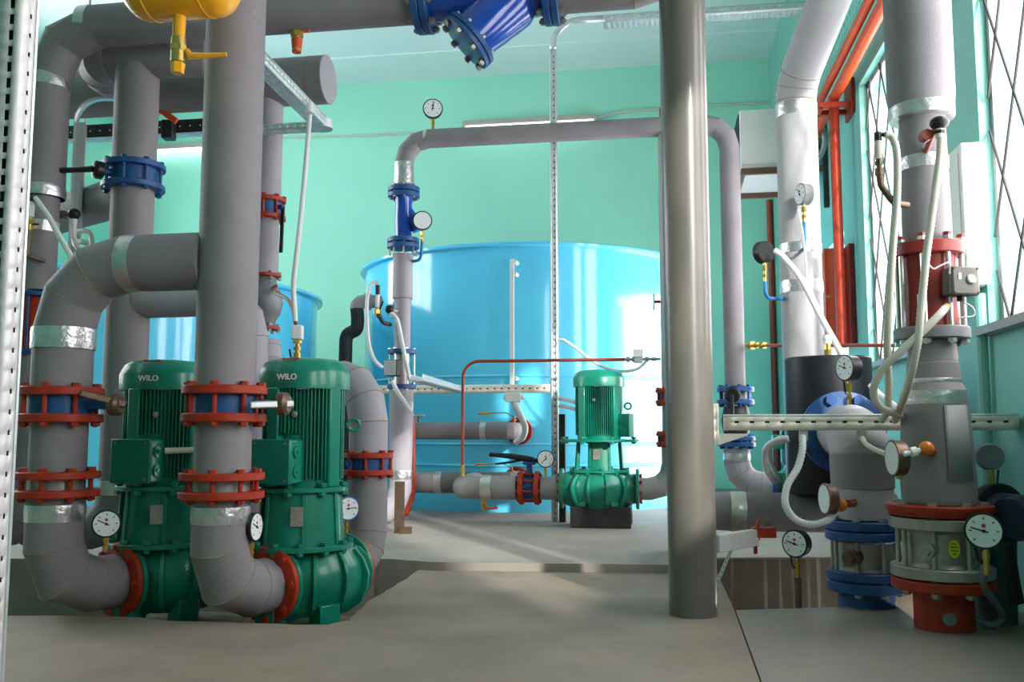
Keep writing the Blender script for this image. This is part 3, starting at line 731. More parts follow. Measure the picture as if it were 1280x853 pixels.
def two_flange_body(name, label, P, y0, y1, d, R, th, bodyf, cat, tm=None):
    za, zb = zat(y0, d), zat(y1, d); c = (za+zb)/2; H = (za-zb)/2
    t = thing(name, label, cat, up(P, c))
    mb = MB(); bodyf(H-th*2-.012)(mb); build(mb, 'body', 'blue_gloss', t, local=True)
    for sg in (-1, 1):
        for k in (0, 1):
            h0 = sg*(H-th*(k+1)-(.012 if k else 0)); 
            build(MB().lathe((0, 0, h0-(th/2 if sg > 0 else -th/2)+sg*th/2), Z, [(R-.005, 0), (R, .005), (R, th-.005), (R-.005, th)], 36), 'flange', 'blue_paint', t, local=True)
        for i in range(8):
            a = .3+2*math.pi*i/8; share(bolt_mesh('bolt_steel', .009, th*2+.02), 'bolt', t, (R*.84*math.cos(a), R*.84*math.sin(a), sg*(H-th)))
    return t
two_flange_body('strainer', 'bright blue strainer on slim riser left of the tank', O, 235, 317, dO, .172, .05, strainer_body, 'strainer')
pipe('pipe_spool', 'slim grey riser length below the bright blue strainer', [up(O, zo(438)), up(O, zo(374)), up(O, zo(373.5)), up(O, zo(318))], [.086, .086, .108, .105], 'foam_light')
zv = (zo(437)+zo(487))/2; gv = zo(443)-zo(481)
def actuator(t):
    dl = azi(-158); w = Z.cross(dl)
    b = build(MB().box(dl*.20+Z*.0, (.15, .10, .17), (w, dl, Z)), 'actuator', 'black_plastic', t, local=True, bev=.01)
    build(MB().box(dl*.254, (.135, .012, .155), (w, dl, Z)), 'front_plate', 'grey_box', b, local=True, bev=.006)
    build(MB().cyl(dl*.05, dl*.16, .03, seg=12), 'neck', 'bolt_steel', t, local=True)
flanged('motor_valve', 'blue flanged valve with small grey actuator box', up(O, zv), Z, .152, .09, gv, .05, 'blue_paint', 'alu', 'steel', n=6, br=.085, bolt_r=.009, lever=actuator, rods=True)
pipe('insulated_riser', 'grey insulated pipe below the small actuator valve', [up(O, zo(487)), up(O, zo(520)), up(O, zo(600)), up(O, zo(612)), up(O, zo(628))+azi(-110)*.05, up(O, zo(640))+azi(-110)*.16, up(O, zo(644))+azi(-110)*.5], [.128, .127, .118, .118, .116, .115, .115], 'foam_light',
     tapes=[(up(O, zo(599)), up(O, zo(588)), .122)])
solo(MB().sweep([at(513, 520, 10.2), at(513, 570, 10.2), at(512, 600, 10.2), at(509, 622, 10.2), at(502, 638, 10.15), at(490, 646, 10.1)], [.05, .06, .075, .085, .085, .06], 20), 'manifold', 'orange_paint', 'orange standing manifold behind the slim riser', 'manifold', at(503, 640, 10.3))
p = ground(499, 667, ZB); solo(MB().box(up(p, ZB+.24), (.09, .03, .48)).box(p+Z*.03+X*.06, (.1, .1, .06)), 'pipe_support', 'bronze', 'brown steel post under the slim riser elbow', 'support', p)
# ---- back pump
P3 = alongx(up(O, ZB), 750); dP = dep(P3); zS3 = zat(611, dP); zpl = zat(634, dP-.25)
b3 = make_pump('green vertical pump on black plinth before the blue tank', up(P3, zpl), X, toward(P3), (zS3-zpl)/.93, .40, 1, None, None, -78, True, lantern=((-24, 24), (66, 114), (156, 204), (246, 294)), mfl=.40)
b3.scale = (1.0, 1.0, .93)
pl = thing('pump_plinth', 'black steel plinth under the back pump', 'plinth', up(P3, ZB)); hp = zpl-ZB
for sy in (-1, 1): build(MB().box((.02, sy*.2, hp/2), (.60, .07, hp-.012)), 'channel', 'dark_steel', pl, local=True, bev=.005)
for sx in (-1, 1): build(MB().box((.02+sx*.25, 0, hp-.04), (.1, .33, .05)), 'cross_bar', 'dark_steel', pl, local=True, bev=.004)
build(MB().box((.0, 0, hp-.006), (.5, .46, .012)), 'top_plate', 'dark_steel', pl, local=True)
AX = up(P3, zS3); rS = .118
def orange_flange(label, c, R=.165, ax=X, th=.035, n=8):
    f = thing('pipe_flange', label, 'flange', c, ax)
    build(MB().lathe((0, 0, 0), Z, [(R-.006, 0), (R, .006), (R, th-.006), (R-.006, th)], 36), 'ring', 'orange_paint', f, local=True)
    for i in range(n):
        a = .2+2*math.pi*i/n; share(bolt_mesh('orange_paint', .011, th+.02), 'bolt', f, (R*.84*math.cos(a), R*.84*math.sin(a), th/2))
    return f
orange_flange('orange flange on left nozzle of back pump', alongx(AX, 706)-X*.04)
pipe('pipe_spool', 'short grey pipe between valve and back pump', [alongx(AX, 677), alongx(AX, 701)], rS, 'pipe_paint')
cV = alongx(AX, 662); gV = (alongx(AX, 669)-alongx(AX, 655)).length
def lev(t):
    # local Z = world X here; local frame: find local up
    q = t.rotation_quaternion.inverted(); u = q @ Z; f = q @ Y*-1; xx = q @ X
    build(MB().cyl(u*.10, u*.24, .035, seg=14), 'neck', 'blue_paint', t, local=True)
    build(MB().box(u*.25, (.13, .09, .03), (xx, f, u)), 'top_plate', 'blue_paint', t, local=True, bev=.005)
    e = u*.29; build(MB().sweep([e+xx*.1+u*-.02, e, e-xx*.18+u*.03, e-xx*.42+u*.05], [.02, .035, .03, .022], 10), 'lever', 'black_plastic', t, local=True)
    build(MB().sweep([e-xx*.05, e-xx*.2-u*.03, e-xx*.36-u*.05], [.012, .012, .010], 8), 'trigger', 'black_plastic', t, local=True)
flanged('butterfly_valve', 'orange flanged valve with long black lever before back pump', cV, X, .172, .1, gV, .045, bolt_r=.011, lever=lev)
sL = alongx(AX, 646)
ycut = 1.0
low = alongx(AX, 577)
pipe('suction_pipe', 'grey suction pipe with rounded end left of back pump', [sL, low, low+Y*.75], .122, 'pipe_paint', bend=.15, n=5, tapes=[(alongx(AX, 602), alongx(AX, 615), .126)], taped='foil')
LP = low+Y*.85
LP = Vector((low.x, low.y+.87, zS3)); l0 = alongx(LP, 500); l1 = alongx(LP, 637)
ts = lambda p: T1.y-math.sqrt(2.35**2-(p.x-T1.x)**2)-p.y-.05
pipe('tank_outlet_pipe', 'lower dark grey pipe leading to the blue tank', [l0, l1, l1+Y*ts(l1)], .12, 'foam_dark', bend=.16, n=4, tapes=[(alongx(LP, 544), alongx(LP, 553), .123)], taped='foil')
UPp = Vector((LP.x, LP.y, zat(539, dep(LP)))); u0 = alongx(UPp, 500); u1 = alongx(UPp, 640)
pipe('tank_outlet_pipe', 'upper grey pipe leading to the blue tank', [u0, u1, u1+Y*ts(u1)], .098, 'foam', bend=.13, n=4, tapes=[(alongx(UPp, 601), alongx(UPp, 608), .101)], taped='foil')
orange_flange('orange flange where upper grey pipe enters tank', u1+Y*ts(u1), .16, Y, .055)
orange_flange('orange flange where lower grey pipe enters tank', l1+Y*ts(l1), .16, Y, .055)
for px, py, base, lb in ((641, 513, u1, 'thin lever with yellow grip above upper tank pipe'), (641, 578, l1, 'thin lever with yellow grip above lower tank pipe')):
    e = base+Y*.15+Z*.10; t = thing('valve_lever', lb, 'lever', e)
    build(MB().cyl(e-Z*.02, e+Z*.07, .014, seg=10).cyl(e+Z*.02, e+Z*.035, .03, seg=8), 'stem', 'copper_red', t)
    build(MB().sweep([e+Z*.07, e+Z*.075-X*.02, e+Z*.11-X*.10, e+Z*.105-X*.26], .007, 8), 'rod', 'bolt_steel', t)
    build(MB().sweep([e+Z*.105-X*.26, e+Z*.10-X*.42], [.011, .013], 8), 'grip', 'yellow_paint', t)
# hand wheel near the slim riser
e = alongx(UPp, 523)+Z*.09; t = thing('handwheel', 'small steel handwheel on upper tank pipe', 'handwheel', e)
build(MB().cyl(e, e+Z*.08, .012, seg=8), 'stem', 'copper_red', t); build(MB().torus(e+Z*.085, Z, .07, .012), 'rim', 'steel', t); build(MB().bar(e+Z*.085-X*.07, e+Z*.085+X*.07, .015, .01).bar(e+Z*.085-Y*.07, e+Z*.085+Y*.07, .015, .01), 'spokes', 'steel', t)
# drain cock under suction pipe
e = alongx(AX, 606)-Z*.11-Y*.05; t = thing('drain_cock', 'small brass drain cock with red lever under suction pipe', 'valve', e)
build(MB().cyl(e+Z*.02, e-Z*.12, .025, seg=10).cyl(e-Z*.04, e-Z*.07, .034, seg=6), 'body', 'brass', t); build(MB().sweep([e-Z*.06-Y*.03, e-Z*.10+X*.04-Y*.04, e-Z*.09+X*.15-Y*.04], .012, 8), 'lever', 'orange_bright', t)
# ---- J riser behind the column
orange_flange('orange flange on right nozzle of back pump', alongx(AX, 795), ax=X)
jl = Vector((J.x, J.y, zS3))
zj = lambda y: zat(y, dJ)
pipe('discharge_elbow', 'grey elbow right of back pump behind column', [alongx(AX, 799), jl, up(J, zj(557))], .112, 'pipe_paint', bend=.24, n=3)
flanged('check_valve', 'orange flanged joint low on riser behind column', up(J, zj(549)), Z, .165, .1, .06, .03, bm='dark_steel', cat='joint')
pipe('pipe_spool', 'grey pipe between two orange joints behind column', [up(J, zj(542)), up(J, zj(506))], .1, 'pipe_paint')
flanged('butterfly_valve', 'orange flanged valve higher on riser behind column', up(J, zj(496)), Z, .165, .1, .075, .035)
pipe('insulated_riser', 'grey riser joining overhead pipe behind column', [up(J, zj(486)), up(J, topz-.09)], .10, 'pipe_paint')
e = up(J, zj(377)); t = thing('vent_cock', 'small vent cock with steel handle on riser', 'valve', e)
build(MB().cyl(e-X*.09, e-X*.16, .016, seg=8), 'stem', 'copper_red', t); build(MB().box(e-X*.165, (.02, .03, .17)), 'handle', 'steel', t, bev=.004)
e = up(J, topz)+Z*.10-X*.05; t = thing('air_vent', 'small red air vent on the overhead slim pipe', 'valve', e)
build(MB().cyl(e-Z*.01, e+Z*.10, .03, seg=10), 'body', 'orange_paint', t); build(MB().cyl(e+Z*.1, e+Z*.17, .015, seg=8), 'cap', 'dark_steel', t)
# ---- red impulse line with sensor
q0 = alongx(AX, 578)+Z*.11; zr = zat(450, dP); q1 = up(q0, zr); q2 = alongx(q1, 781)
t = thing('impulse_line', 'thin red pipe from suction pipe to small sensor', 'pipe', q0)
build(MB().sweep(fillet([q0+Z*.12, q1, q2], .17, 8), .017, 12), 'tube', 'copper_red', t)
build(MB().cyl(q0, q0+Z*.12, .020, seg=10).cyl(q0+Z*.06, q0+Z*.09, .028, seg=6), 'fitting', 'brass', t)
s = alongx(q1, 798); t = thing('flow_sensor', 'small white pressure switch on the red pipe', 'sensor', s)
build(MB().box(s+Z*.06, (.10, .08, .08)), 'cap', 'white_plastic', t, bev=.006); build(MB().box(s-Z*.01, (.085, .07, .06)), 'body', 'grey_box', t, bev=.006)
build(MB().cyl(q2-X*.02, alongx(q1, 826), .014, seg=8).cyl(alongx(q1, 783), alongx(q1, 787), .03, seg=6).cyl(alongx(q1, 790), alongx(q1, 793), .032, seg=6).cyl(alongx(q1, 806), alongx(q1, 811), .028, seg=6).cyl(alongx(q1, 815), alongx(q1, 820), .024, seg=6), 'fittings', 'bolt_steel', t)
# ---- column in front
Cm = at(865.5, 700, 5.21); Cm.z = 0
solo(MB().cyl(Cm, up(Cm, ZC-.01), .133, seg=64), 'column', 'column_paint', 'grey painted steel column in the middle of floor', 'column', Cm)
# ---- N riser lower: valve, elbow
zn = lambda y: zat(y, dN)
def lev(t):
    dl = azi(-160); build(MB().cyl(dl*.1, dl*.2, .03, seg=12), 'neck', 'dark_steel', t, local=True)
    build(MB().lathe(dl*.2, dl, [(.07, 0), (.078, .01), (.078, .05), (.06, .06)], 24), 'hub', 'black_plastic', t, local=True); build(MB().bar(dl*.27, dl*.29-Z*.22, .06, .03, dl), 'lever', 'black_plastic', t, local=True, bev=.006)
flanged('butterfly_valve', 'blue flanged valve with round black hub right of column', up(N_, zn(495)), Z, .185, .1, .075, .05, 'blue_paint', 'cast_grey', 'blue_paint', lever=lev)
def cb(mb):
    h = (zn(508)-zn(544))/2; mb.lathe((0, 0, 0), Z, [(.12, -h), (.14, -h*.5), (.15, 0), (.13, h*.6), (.12, h)], 28)
hn = zn(508)-zn(544); t = thing('check_valve', 'black check valve behind the tray bracket', 'valve', up(N_, (zn(508)+zn(544))/2)); mb = MB(); cb(mb); build(mb, 'body', 'dark_steel', t, local=True)
flanged('flanged_joint', 'pair of blue flanges under the tray bracket', up(N_, zn(552)), Z, .185, .1, .012, .045, 'blue_paint', 'rubber', 'blue_paint', cat='joint')
er = alongx(up(N_, zn(606)), 964)
pipe('pipe_elbow', 'grey elbow with shiny tape below blue flanges', [up(N_, zn(560)), up(N_, zn(606)), er], .128, 'foam_light', bend=.22, n=3, tapes=[(up(N_, zn(575)), up(N_, zn(567)), .132)])
f = thing('pipe_flange', 'small blue flange beside the black vessel', 'flange', er, X); build(MB().cyl((0, 0, 0), (0, 0, .05), .13, seg=28), 'ring', 'blue_paint', f, local=True); build(MB().cyl((0, 0, .05), (0, 0, .09), .11, seg=28), 'collar', 'dark_steel', f, local=True)
gp_ = er+X*.22; t = thing('circulation_pump', 'small dark green circulation pump behind black vessel', 'pump', up(gp_, ZB)); zz = er.z-ZB
build(MB().lathe((0, 0, 0), Z, [(.13, 0), (.13, zz-.15), (.16, zz-.12), (.16, zz+.12), (.1, zz+.15), (.08, zz+.2)], 24), 'casing', 'pump_green', t, local=True); build(MB().lathe((0, 0, zz+.2), Z, [(.1, 0), (.12, .03), (.12, .33), (.09, .37)], 24), 'motor', 'pump_green', t, local=True)
build(MB().box((-.15, -.02, zz+.42), (.1, .14, .14)), 'terminal_box', 'pump_green', t, local=True, bev=.01)
# ================================================================== RIGHT GROUP
# ---- riser K
K = at(1000, 300, 6.9); K.z = 0
kz = lambda y: zat(y, 6.9)
k1 = up(K, kz(108)); k2 = at(1036, 0, 6.35); k3 = k2+(k2-k1)*.75
k0 = up(K, .40)
o = pipe('insulated_riser', 'bright white-grey riser leaning right near the windows', [up(K, .30), up(K, kz(150)), up(K, kz(128)), k1, k2, k3], .153, 'foam_white', bend=[0, 0, 0, .5, 0, 0], n=2,
     tapes=[(up(K, kz(318)), up(K, kz(306)), .157), (up(K, kz(367)), up(K, kz(352)), .157), (up(K, kz(148)), up(K, kz(132)), .1565)])
build(MB().ring(up(K, kz(114)), Z, .150, .1545, -.004, .004), 'glue_line', 'brass', o)
# ---- black vessel on horizontal pipe
Mz = zat(642, 6.25); VS = at(1037, 540, 6.3); VS.z = 0; vt = zat(448, 6.3)
t = thing('black_vessel', 'black plastic-wrapped upright vessel with flat top', 'vessel', up(VS, Mz+.10))
build(MB().lathe(up(VS, 0), Z, [(.282, Mz+.13), (.286, Mz+.14), (.286, vt-.01), (.28, vt), (.02, vt+.003)], 56), 'shell', 'black_vessel', t)
build(MB().cyl(up(VS, Mz+.08), up(VS, Mz+.15), .12, seg=24), 'neck', 'dark_steel', t)
mp = up(VS, Mz); m0 = alongx(mp, 868); m1 = alongx(mp, 1120)
pipe('horizontal_pipe', 'thick grey horizontal pipe low behind the column', [up(m0+Y*.9, ZB), m0+Y*.9, m0, m1], .132, 'foam', bend=.25, n=3, tapes=[(alongx(mp, 913), alongx(mp, 932), .136)], taped='foil')
f = at(1036, 430, 6.32); f = up(VS, vt)-azi(0)*.02; f = at(1035, 447, 6.2); f.z = vt
t = thing('vessel_fitting', 'white and brass fitting on top of black vessel', 'fitting', f); build(MB().cyl(f, f+Z*.09, .022, seg=10).cyl(f+Z*.01, f+Z*.05, .027, seg=6), 'nipple', 'brass', t); build(MB().cyl(f+Z*.09, f+Z*.15, .028, seg=12).cyl(f+Z*.12, f+Z*.135, .033, seg=12), 'cap', 'white_plastic', t)
# ---- blue flange, white elbow down to blue valve
W = at(1078, 600, 5.5); W.z = 0; zW = zat(541, 5.9); fc = at(1060, 541, 5.92); fc.z = zW
ax = (W-VS); ax.z = 0; ax.normalize()
fcv = up(VS+ax*(.30), zW)
t = thing('large_flange', 'large blue flange on the black vessel', 'flange', up(VS+ax*.40, zW), ax)
build(MB().lathe((0, 0, 0), Z, [(.255, -.035), (.265, -.03), (.265, 0), (.255, .004)], 48), 'ring', 'blue_paint', t, local=True); build(MB().lathe((0, 0, 0), Z, [(.262, -.065), (.262, -.04)], 48), 'counter_ring', 'blue_paint', t, local=True)
build(MB().cyl((0, 0, -.16), (0, 0, -.06), .17), 'neck', 'dark_steel', t, local=True)
for i in range(8):
    a = .39+2*math.pi*i/8; share(bolt_mesh('blue_paint', .02, .07), 'bolt', t, (.222*math.cos(a), .222*math.sin(a), -.03))
zw = lambda y: zat(y, 5.5)
o = pipe('insulated_elbow', 'white insulated elbow from blue flange down to valve', [up(VS+ax*.405, zW), up(W, zW), up(W, zw(648))], .172, 'foam_white', bend=.22, n=4)
# outer insulation jackets on the vertical leg
c1 = pipe('insulation_sleeve', 'dull grey insulation sleeve below white elbow', [up(W, zw(648.5)), up(W, zw(611)), up(W, zw(610)), up(W, zw(568)), up(W, zw(565))], [.166, .168, .178, .182, .176], 'foam', cat='insulation')
# blue flanged aluminium valve
def rod_valve(name, label, P, d, ys, R, fm, bm, rodm, br, n=8, group=None, inner='alu'):
    y0, y1, y2, y3 = ys; za, zb, zc, zd = (zat(v, d) for v in ys)
    t = thing(name, label, 'valve', up(P, (zb+zc)/2), group=group); c = (zb+zc)/2
    th1 = (za-zb)/2-.004
    for (h0, h1, mm) in ((zb-c, zb-c+th1, inner), (zb-c+th1+.008, za-c, fm), (zc-c-th1, zc-c, inner), (zd-c, zc-c-th1-.008, fm)):
        build(MB().lathe((0, 0, 0), Z, [(R-.006, h0), (R, h0+.006), (R, h1-.006), (R-.006, h1)], 48), 'flange', mm, t, local=True)
    build(MB().lathe((0, 0, 0), Z, [(br, zc-c), (br*.93, (zc-c)*.8), (br*.93, (zb-c)*.8), (br, zb-c)], 40), 'body', bm, t, local=True)
    bolts(t, n, R*.84, 0, za-zd, .013, rodm, .35)
    return t
v1 = rod_valve('clamped_valve', 'blue flanged aluminium valve below the white elbow', W, 5.5, (650, 674, 712, 738), .222, 'blue_paint', 'alu', 'alu', .165, inner='blue_paint')
sp = azi(-140); build(MB().cyl(sp*.15, sp*.25, .045, seg=16).cyl(sp*.25, sp*.29, .03, seg=6), 'side_plug', 'bronze', v1, local=True)
pipe('pipe_stub', 'dark blue pipe stub going down into trench', [up(W, zw(738)), up(W, PIT)], .16, 'blue_paint')
# ---- riser L
L = at(1150, 100, 4.86); L.z = 0; dL = 4.86
lz = lambda y: zat(y, dL); rl = lambda n: rp(n, dL)*1.02
pipe('insulated_riser', 'very thick grey insulated riser at upper right', [up(L, lz(142)), up(L, lz(120)), up(L, ZC-.01)], [rl(38), rl(40), rl(41)], 'foam', tapes=[(up(L, lz(150)), up(L, lz(132)), rl(38.6))])
lt = pipe('insulated_riser', 'narrower grey riser between tape and red valve', [up(L, lz(306)), up(L, lz(150))], [rl(29), rl(27)], 'foam', tapes=[(up(L, lz(214)), up(L, lz(198)), rl(28.6))])
# red clamped filter with rods
za, zb, zc, zd = lz(306), lz(322), lz(411), lz(426); c = (zb+zc)/2; R1 = rl(42); R2 = rl(44)
t = thing('red_filter', 'dark red clamped filter valve with long rods at right', 'valve', up(L, c))
build(MB().lathe((0, 0, 0), Z, [(R1-.006, zb-c), (R1, zb-c+.006), (R1, za-c-.006), (R1-.006, za-c)], 48), 'flange', 'red_paint', t, local=True)
build(MB().lathe((0, 0, 0), Z, [(R2-.006, zd-c), (R2, zd-c+.006), (R2, zc-c-.006), (R2-.006, zc-c)], 48), 'flange', 'cast_grey', t, local=True, label='grey cast flange')
build(MB().lathe((0, 0, 0), Z, [(rl(32), zc-c), (rl(31), 0), (rl(32), zb-c)], 48), 'body', 'red_paint', t, local=True)
bolts(t, 8, rl(37.5), (zb+zc)/2-c, za-zd, .013, 'steel', .35)
for i in range(8):
    a = .35+2*math.pi*i/8; build(MB().cyl((rl(37.5)*math.cos(a), rl(37.5)*math.sin(a), za-c), (rl(37.5)*math.cos(a), rl(37.5)*math.sin(a), za-c+.035), .022, seg=6), 'nut', 'red_paint', t, local=True)
dl = azi(-178); w = Z.cross(dl)
sd_ = azi(-140); w3 = Z.cross(sd_); build(MB().box(sd_*rl(32.5)+Z*-.06, (.05, .004, .075), (w3, sd_, Z)), 'paper_tag', 'white_plastic', t, local=True)
# actuator box on it
ab = up(L, lz(360))+azi(160)*.205; d2 = azi(172); w2 = Z.cross(d2)
t = thing('actuator', 'dark taupe actuator box with round indicator on red valve', 'actuator', ab)
build(MB().box(ab-d2*.02, (.135, .075, .145), (w2, d2, Z)), 'box', 'taupe_box', t, bev=.012); build(MB().box(ab+d2*.03, (.155, .04, .15), (w2, d2, Z)), 'cover', 'taupe_box', t, bev=.012)
build(MB().lathe(ab+d2*.05-w2*-.025+Z*.005, d2, [(.026, 0), (.026, .006), (.02, .010), (.006, .012)], 20), 'indicator', 'steel', t)
build(MB().box(ab+d2*.052-w2*.035+Z*.022, (.016, .003, .035), (w2, d2, Z)), 'sticker', 'cream_hose', t)
for sx in (-1, 1):
    for sz in (-1, 1): build(MB().cyl(ab+d2*.05+w2*(.065*sx)+Z*(.062*sz), ab+d2*.055+w2*(.065*sx)+Z*(.062*sz), .006, seg=8), 'screw', 'black_plastic', t)
build(MB().cyl(ab-Z*.07, ab-Z*.10, .02, seg=12), 'gland', 'black_plastic', t)
# lower insulated piece
lo = pipe('insulated_riser', 'grey taped riser between red valve and lower red flange', [up(L, lz(629)), up(L, lz(600)), up(L, lz(512)), up(L, lz(492)), up(L, lz(478)), up(L, lz(455)), up(L, lz(454)), up(L, lz(427))],
     [rl(42), rl(43), rl(39), rl(37.5), rl(31), rl(30), rl(28.5), rl(28)], 'foam')
tape(lo, up(L, lz(507)), up(L, lz(489)), rl(38.6)); tape(lo, up(L, lz(480)), up(L, lz(474)), rl(31.5))
pd = azi(-168); pw = Z.cross(pd); n = 8; vs = []; fs = []
for i in range(n+1):
    a = R_(170+(-8+46)*i/n-2*19*0); d_ = azi(163+44*i/n*1.0-0)
    d_ = azi(190-44*i/n)
    vs += [d_*(rl(43.8))+Z*lz(600), d_*(rl(39.8))+Z*lz(508)]
fs = [(2*i, 2*i+2, 2*i+3, 2*i+1) for i in range(n)]
build(MB().add([v+up(L, 0) for v in vs], fs), 'insulation_patch', 'pipe_paint', lo, solid=.006)
v2 = rod_valve('clamped_valve', 'red flanged aluminium valve with yellow sticker at right', L, dL, (630, 660, 706, 735), rl(58), 'orange_paint', 'alu', 'alu', rl(46))
yl = azi(-172); yw = Z.cross(yl); pts = [yl*rl(46.5)+yw*(.028*math.cos(a))+Z*(.01+.045*math.sin(a)) for a in [2*math.pi*i/16 for i in range(16)]]
st = build(MB().prism(pts, yl*.004), 'sticker', 'yellow_label', v2, local=True)
sm = MB()
for k in range(4): sm.box(yl*(rl(46.5)+.0045)+Z*(.035-.017*k), (.034 if 0 < k < 3 else .022, .001, .004), (yw, yl, Z))
build(sm, 'sticker_print', 'dial_ink', st, local=True)
sp = azi(-140); build(MB().cyl(sp*.17, sp*.27, .04, seg=16).cyl(sp*.27, sp*.31, .028, seg=6), 'side_plug', 'alu', v2, local=True)
build(MB().lathe((0, 0, 0), Z, [(rl(59.5), zat(630, dL)-zat(683, dL)-.04), (rl(60.5), zat(630, dL)-zat(683, dL)-.03), (rl(60.5), zat(630, dL)-zat(683, dL)-.006), (rl(59.5), zat(630, dL)-zat(683, dL))], 48), 'top_flange', 'orange_paint', v2, local=True)
o = pipe('pipe_stub', 'red pipe stub passing down through the floor plate', [up(L, lz(735)), up(L, PIT)], rl(34), 'orange_paint')
build(MB().lathe(up(L, lz(768))+azi(-165)*rl(33.3), azi(-165), [(.034, 0), (.03, .004)], 14), 'bare_patch', 'cast_grey', o)
pd = up(L, lz(770)); q = pd+azi(70)*.13
hose('gauge_siphon', 'grey curved siphon pipe at foot of red stub', [pd+azi(120)*.13, pd+azi(110)*.22-Z*.03, pd+azi(105)*.27+Z*.02, at(1231, 735, 4.56), at(1230, 706, 4.5)], .016, 'cast_grey', cat='pipe')
# dark pipework at far right behind the valve
q = at(1252, 645, 4.92)
t = thing('dark_pump', 'dark blue pipe end with black flange at right edge', 'pipe', up(q, .0))
ax2 = azi(-12); build(MB().lathe(q, ax2, [(.165, .0), (.17, .01), (.17, .05), (.165, .06)], 40), 'flange', 'rubber', t); build(MB().sweep([q+ax2*.0, q-ax2*.12, q-ax2*.16+RT*-.04, q-ax2*.18+RT*-.09], [.12, .12, .11, .10], 24), 'pipe', 'navy_pipe', t)
build(MB().cyl(q+ax2*.05-Z*.1, up(q+ax2*.1, PIT), .1, seg=20), 'support', 'teal_pipe', t); build(MB().sweep([q-Z*.15, q-Z*.3+RT*.02, q-Z*.45+RT*.04], .05, 12), 'hose', 'rubber', t)
# ---- cable tray on the column
TP = at(905, 527, 5.44); ty = TP.y; tz0 = zat(538, 5.2); tz1 = zat(517, 5.2); tx0 = TP.x; tx1 = XR-.02
t = thing('cable_tray', 'cream slotted cable tray from column to right wall', 'tray', Vector((tx0, ty, tz0)))
Lt = tx1-tx0
build(MB().perf((tx0, ty-.06, tz0), X, Z, Lt, tz1-tz0-.012, .086, .026, [(tz1-tz0)*.5], .012), 'side_wall', 'galv_cream', t, solid=.002)
build(MB().perf((tx0, ty+.06, tz0), X, Z, Lt, tz1-tz0-.012, .086, .026, [(tz1-tz0)*.5], .012), 'side_wall', 'galv_cream', t, solid=.002)
build(MB().perf((tx0, ty-.06, tz0), X, Y, Lt, .12, .05, .025, [.03, .09], .01), 'base', 'galv_cream', t, solid=.002)
build(MB().box(((tx0+tx1)/2, ty-.01, (tz0+tz1)/2-.004), (Lt-.02, .08, (tz1-tz0)*.7)), 'shade_filler', 'rubber', t)  # dark box added inside the tray so its slots look shaded
for sg in (-1, 1): build(MB().sweep([(tx0, ty+sg*.055, tz1-.01), (tx1, ty+sg*.055, tz1-.01)], .008, 8), 'lip', 'galv', t)
bt = thing('tray_bracket', 'cream angle bracket holding the tray on column', 'bracket', Vector((tx0, ty, tz0)))
bx_ = Cm.x+.137
build(MB().perf((bx_, ty-.075, tz0-.085), Z, X, .24, .035, .07, .012, [.018], .012), 'upright', 'galv_cream', bt, solid=.003)
build(MB().prism([(bx_+.035, ty-.07, tz0-.02), (bx_+.20, ty-.07, tz0-.02), (bx_+.20, ty-.07, tz0-.03), (bx_+.035, ty-.07, tz0-.085)], (0, .003, 0)), 'gusset', 'galv_cream', bt)
build(MB().prism([(bx_, ty-.075, tz0-.085), (bx_, ty+.05, tz0-.085), (bx_, ty+.05, tz0+.155), (bx_, ty-.075, tz0+.155)], (-.004, 0, 0)), 'back_plate', 'galv_cream', bt)
for k, (px, ln) in enumerate(((1004, .05), (1077, .045))):
    c = alongx(Vector((tx0, ty-.02, tz0)), px); solo(MB().box(c-Z*.03, (.045, .05, .055)), 'cable_outlet', 'cream_hose', ('cream outlet under tray above white hose', 'cream outlet under tray above white elbow')[k], 'outlet', c, bev=.004)
# ---- clamp arm and strut behind the column
c0 = Vector((Cm.x+.13, Cm.y+.02, zat(679, 5.25))); c1 = at(944, 672, 5.75)
solo(MB().bar(c0, c1, .05, .10, Z.cross(c1-c0)), 'angle_bracket', 'galv_post', 'grey-white arm from column to red pipe clamp', 'bracket', c0, bev=.006)
t = thing('pipe_clamp', 'small red clamp under thick horizontal pipe', 'clamp', c1); build(MB().box(c1+RT*.05+Z*.03, (.14, .08, .06), (RT, FW, Z)).prism([c1-Z*.02, c1+RT*.03-Z*.02, c1+RT*.03+Z*.12, c1+Z*.05], FW*.03), 'jaw', 'orange_paint', t); build(MB().cyl(c1+Z*.0, c1-Z*.10, .012, seg=8), 'screw', 'orange_paint', t); build(MB().bar(c1+RT*.02+Z*.05, at(960, 655, 6.1), .03, .02), 'strap', 'dark_steel', t)
s0 = at(912, 686, 5.5); s1 = at(886, 748, 5.5)
solo(MB().perf(s0, s1-s0, RT+Z*.4, (s1-s0).length, .03, .03, .012, [.015], .008), 'perforated_strip', 'galv', 'thin perforated strip slanting down beside column', 'strip', s0, solid=.002)
# ---- white wall box between windows
a = onx(1236, 300, XR-.02); yb = a.y; z0 = onx(1225, 352, XR-.1).z; z1 = onx(1225, 163, XR-.1).z; ye = onx(1178, 300, XR-.02).y
t = thing('wall_box', 'white ventilation box on wall between the windows', 'box', Vector((XR, yb, z0)))
build(MB().box((XR-.07, (yb+.04+ye)/2, (z0+z1)/2), (.14, ye-yb-.04, z1-z0)), 'casing', 'cabinet_white', t, bev=.01); build(MB().box((XR-.143, (yb+.04+ye)/2, (z0+z1)/2), (.008, ye-yb-.14, z1-z0-.1)), 'front_panel', 'cabinet_white', t, bev=.003)
solo(MB().cyl((XR-.05, yb+.12, z0-.05), (XR-.05, yb+.12, .06), .035, seg=12), 'wall_conduit', 'mint_shaded', 'mint painted conduit running down under white box', 'conduit', Vector((XR-.05, yb+.12, .06)))
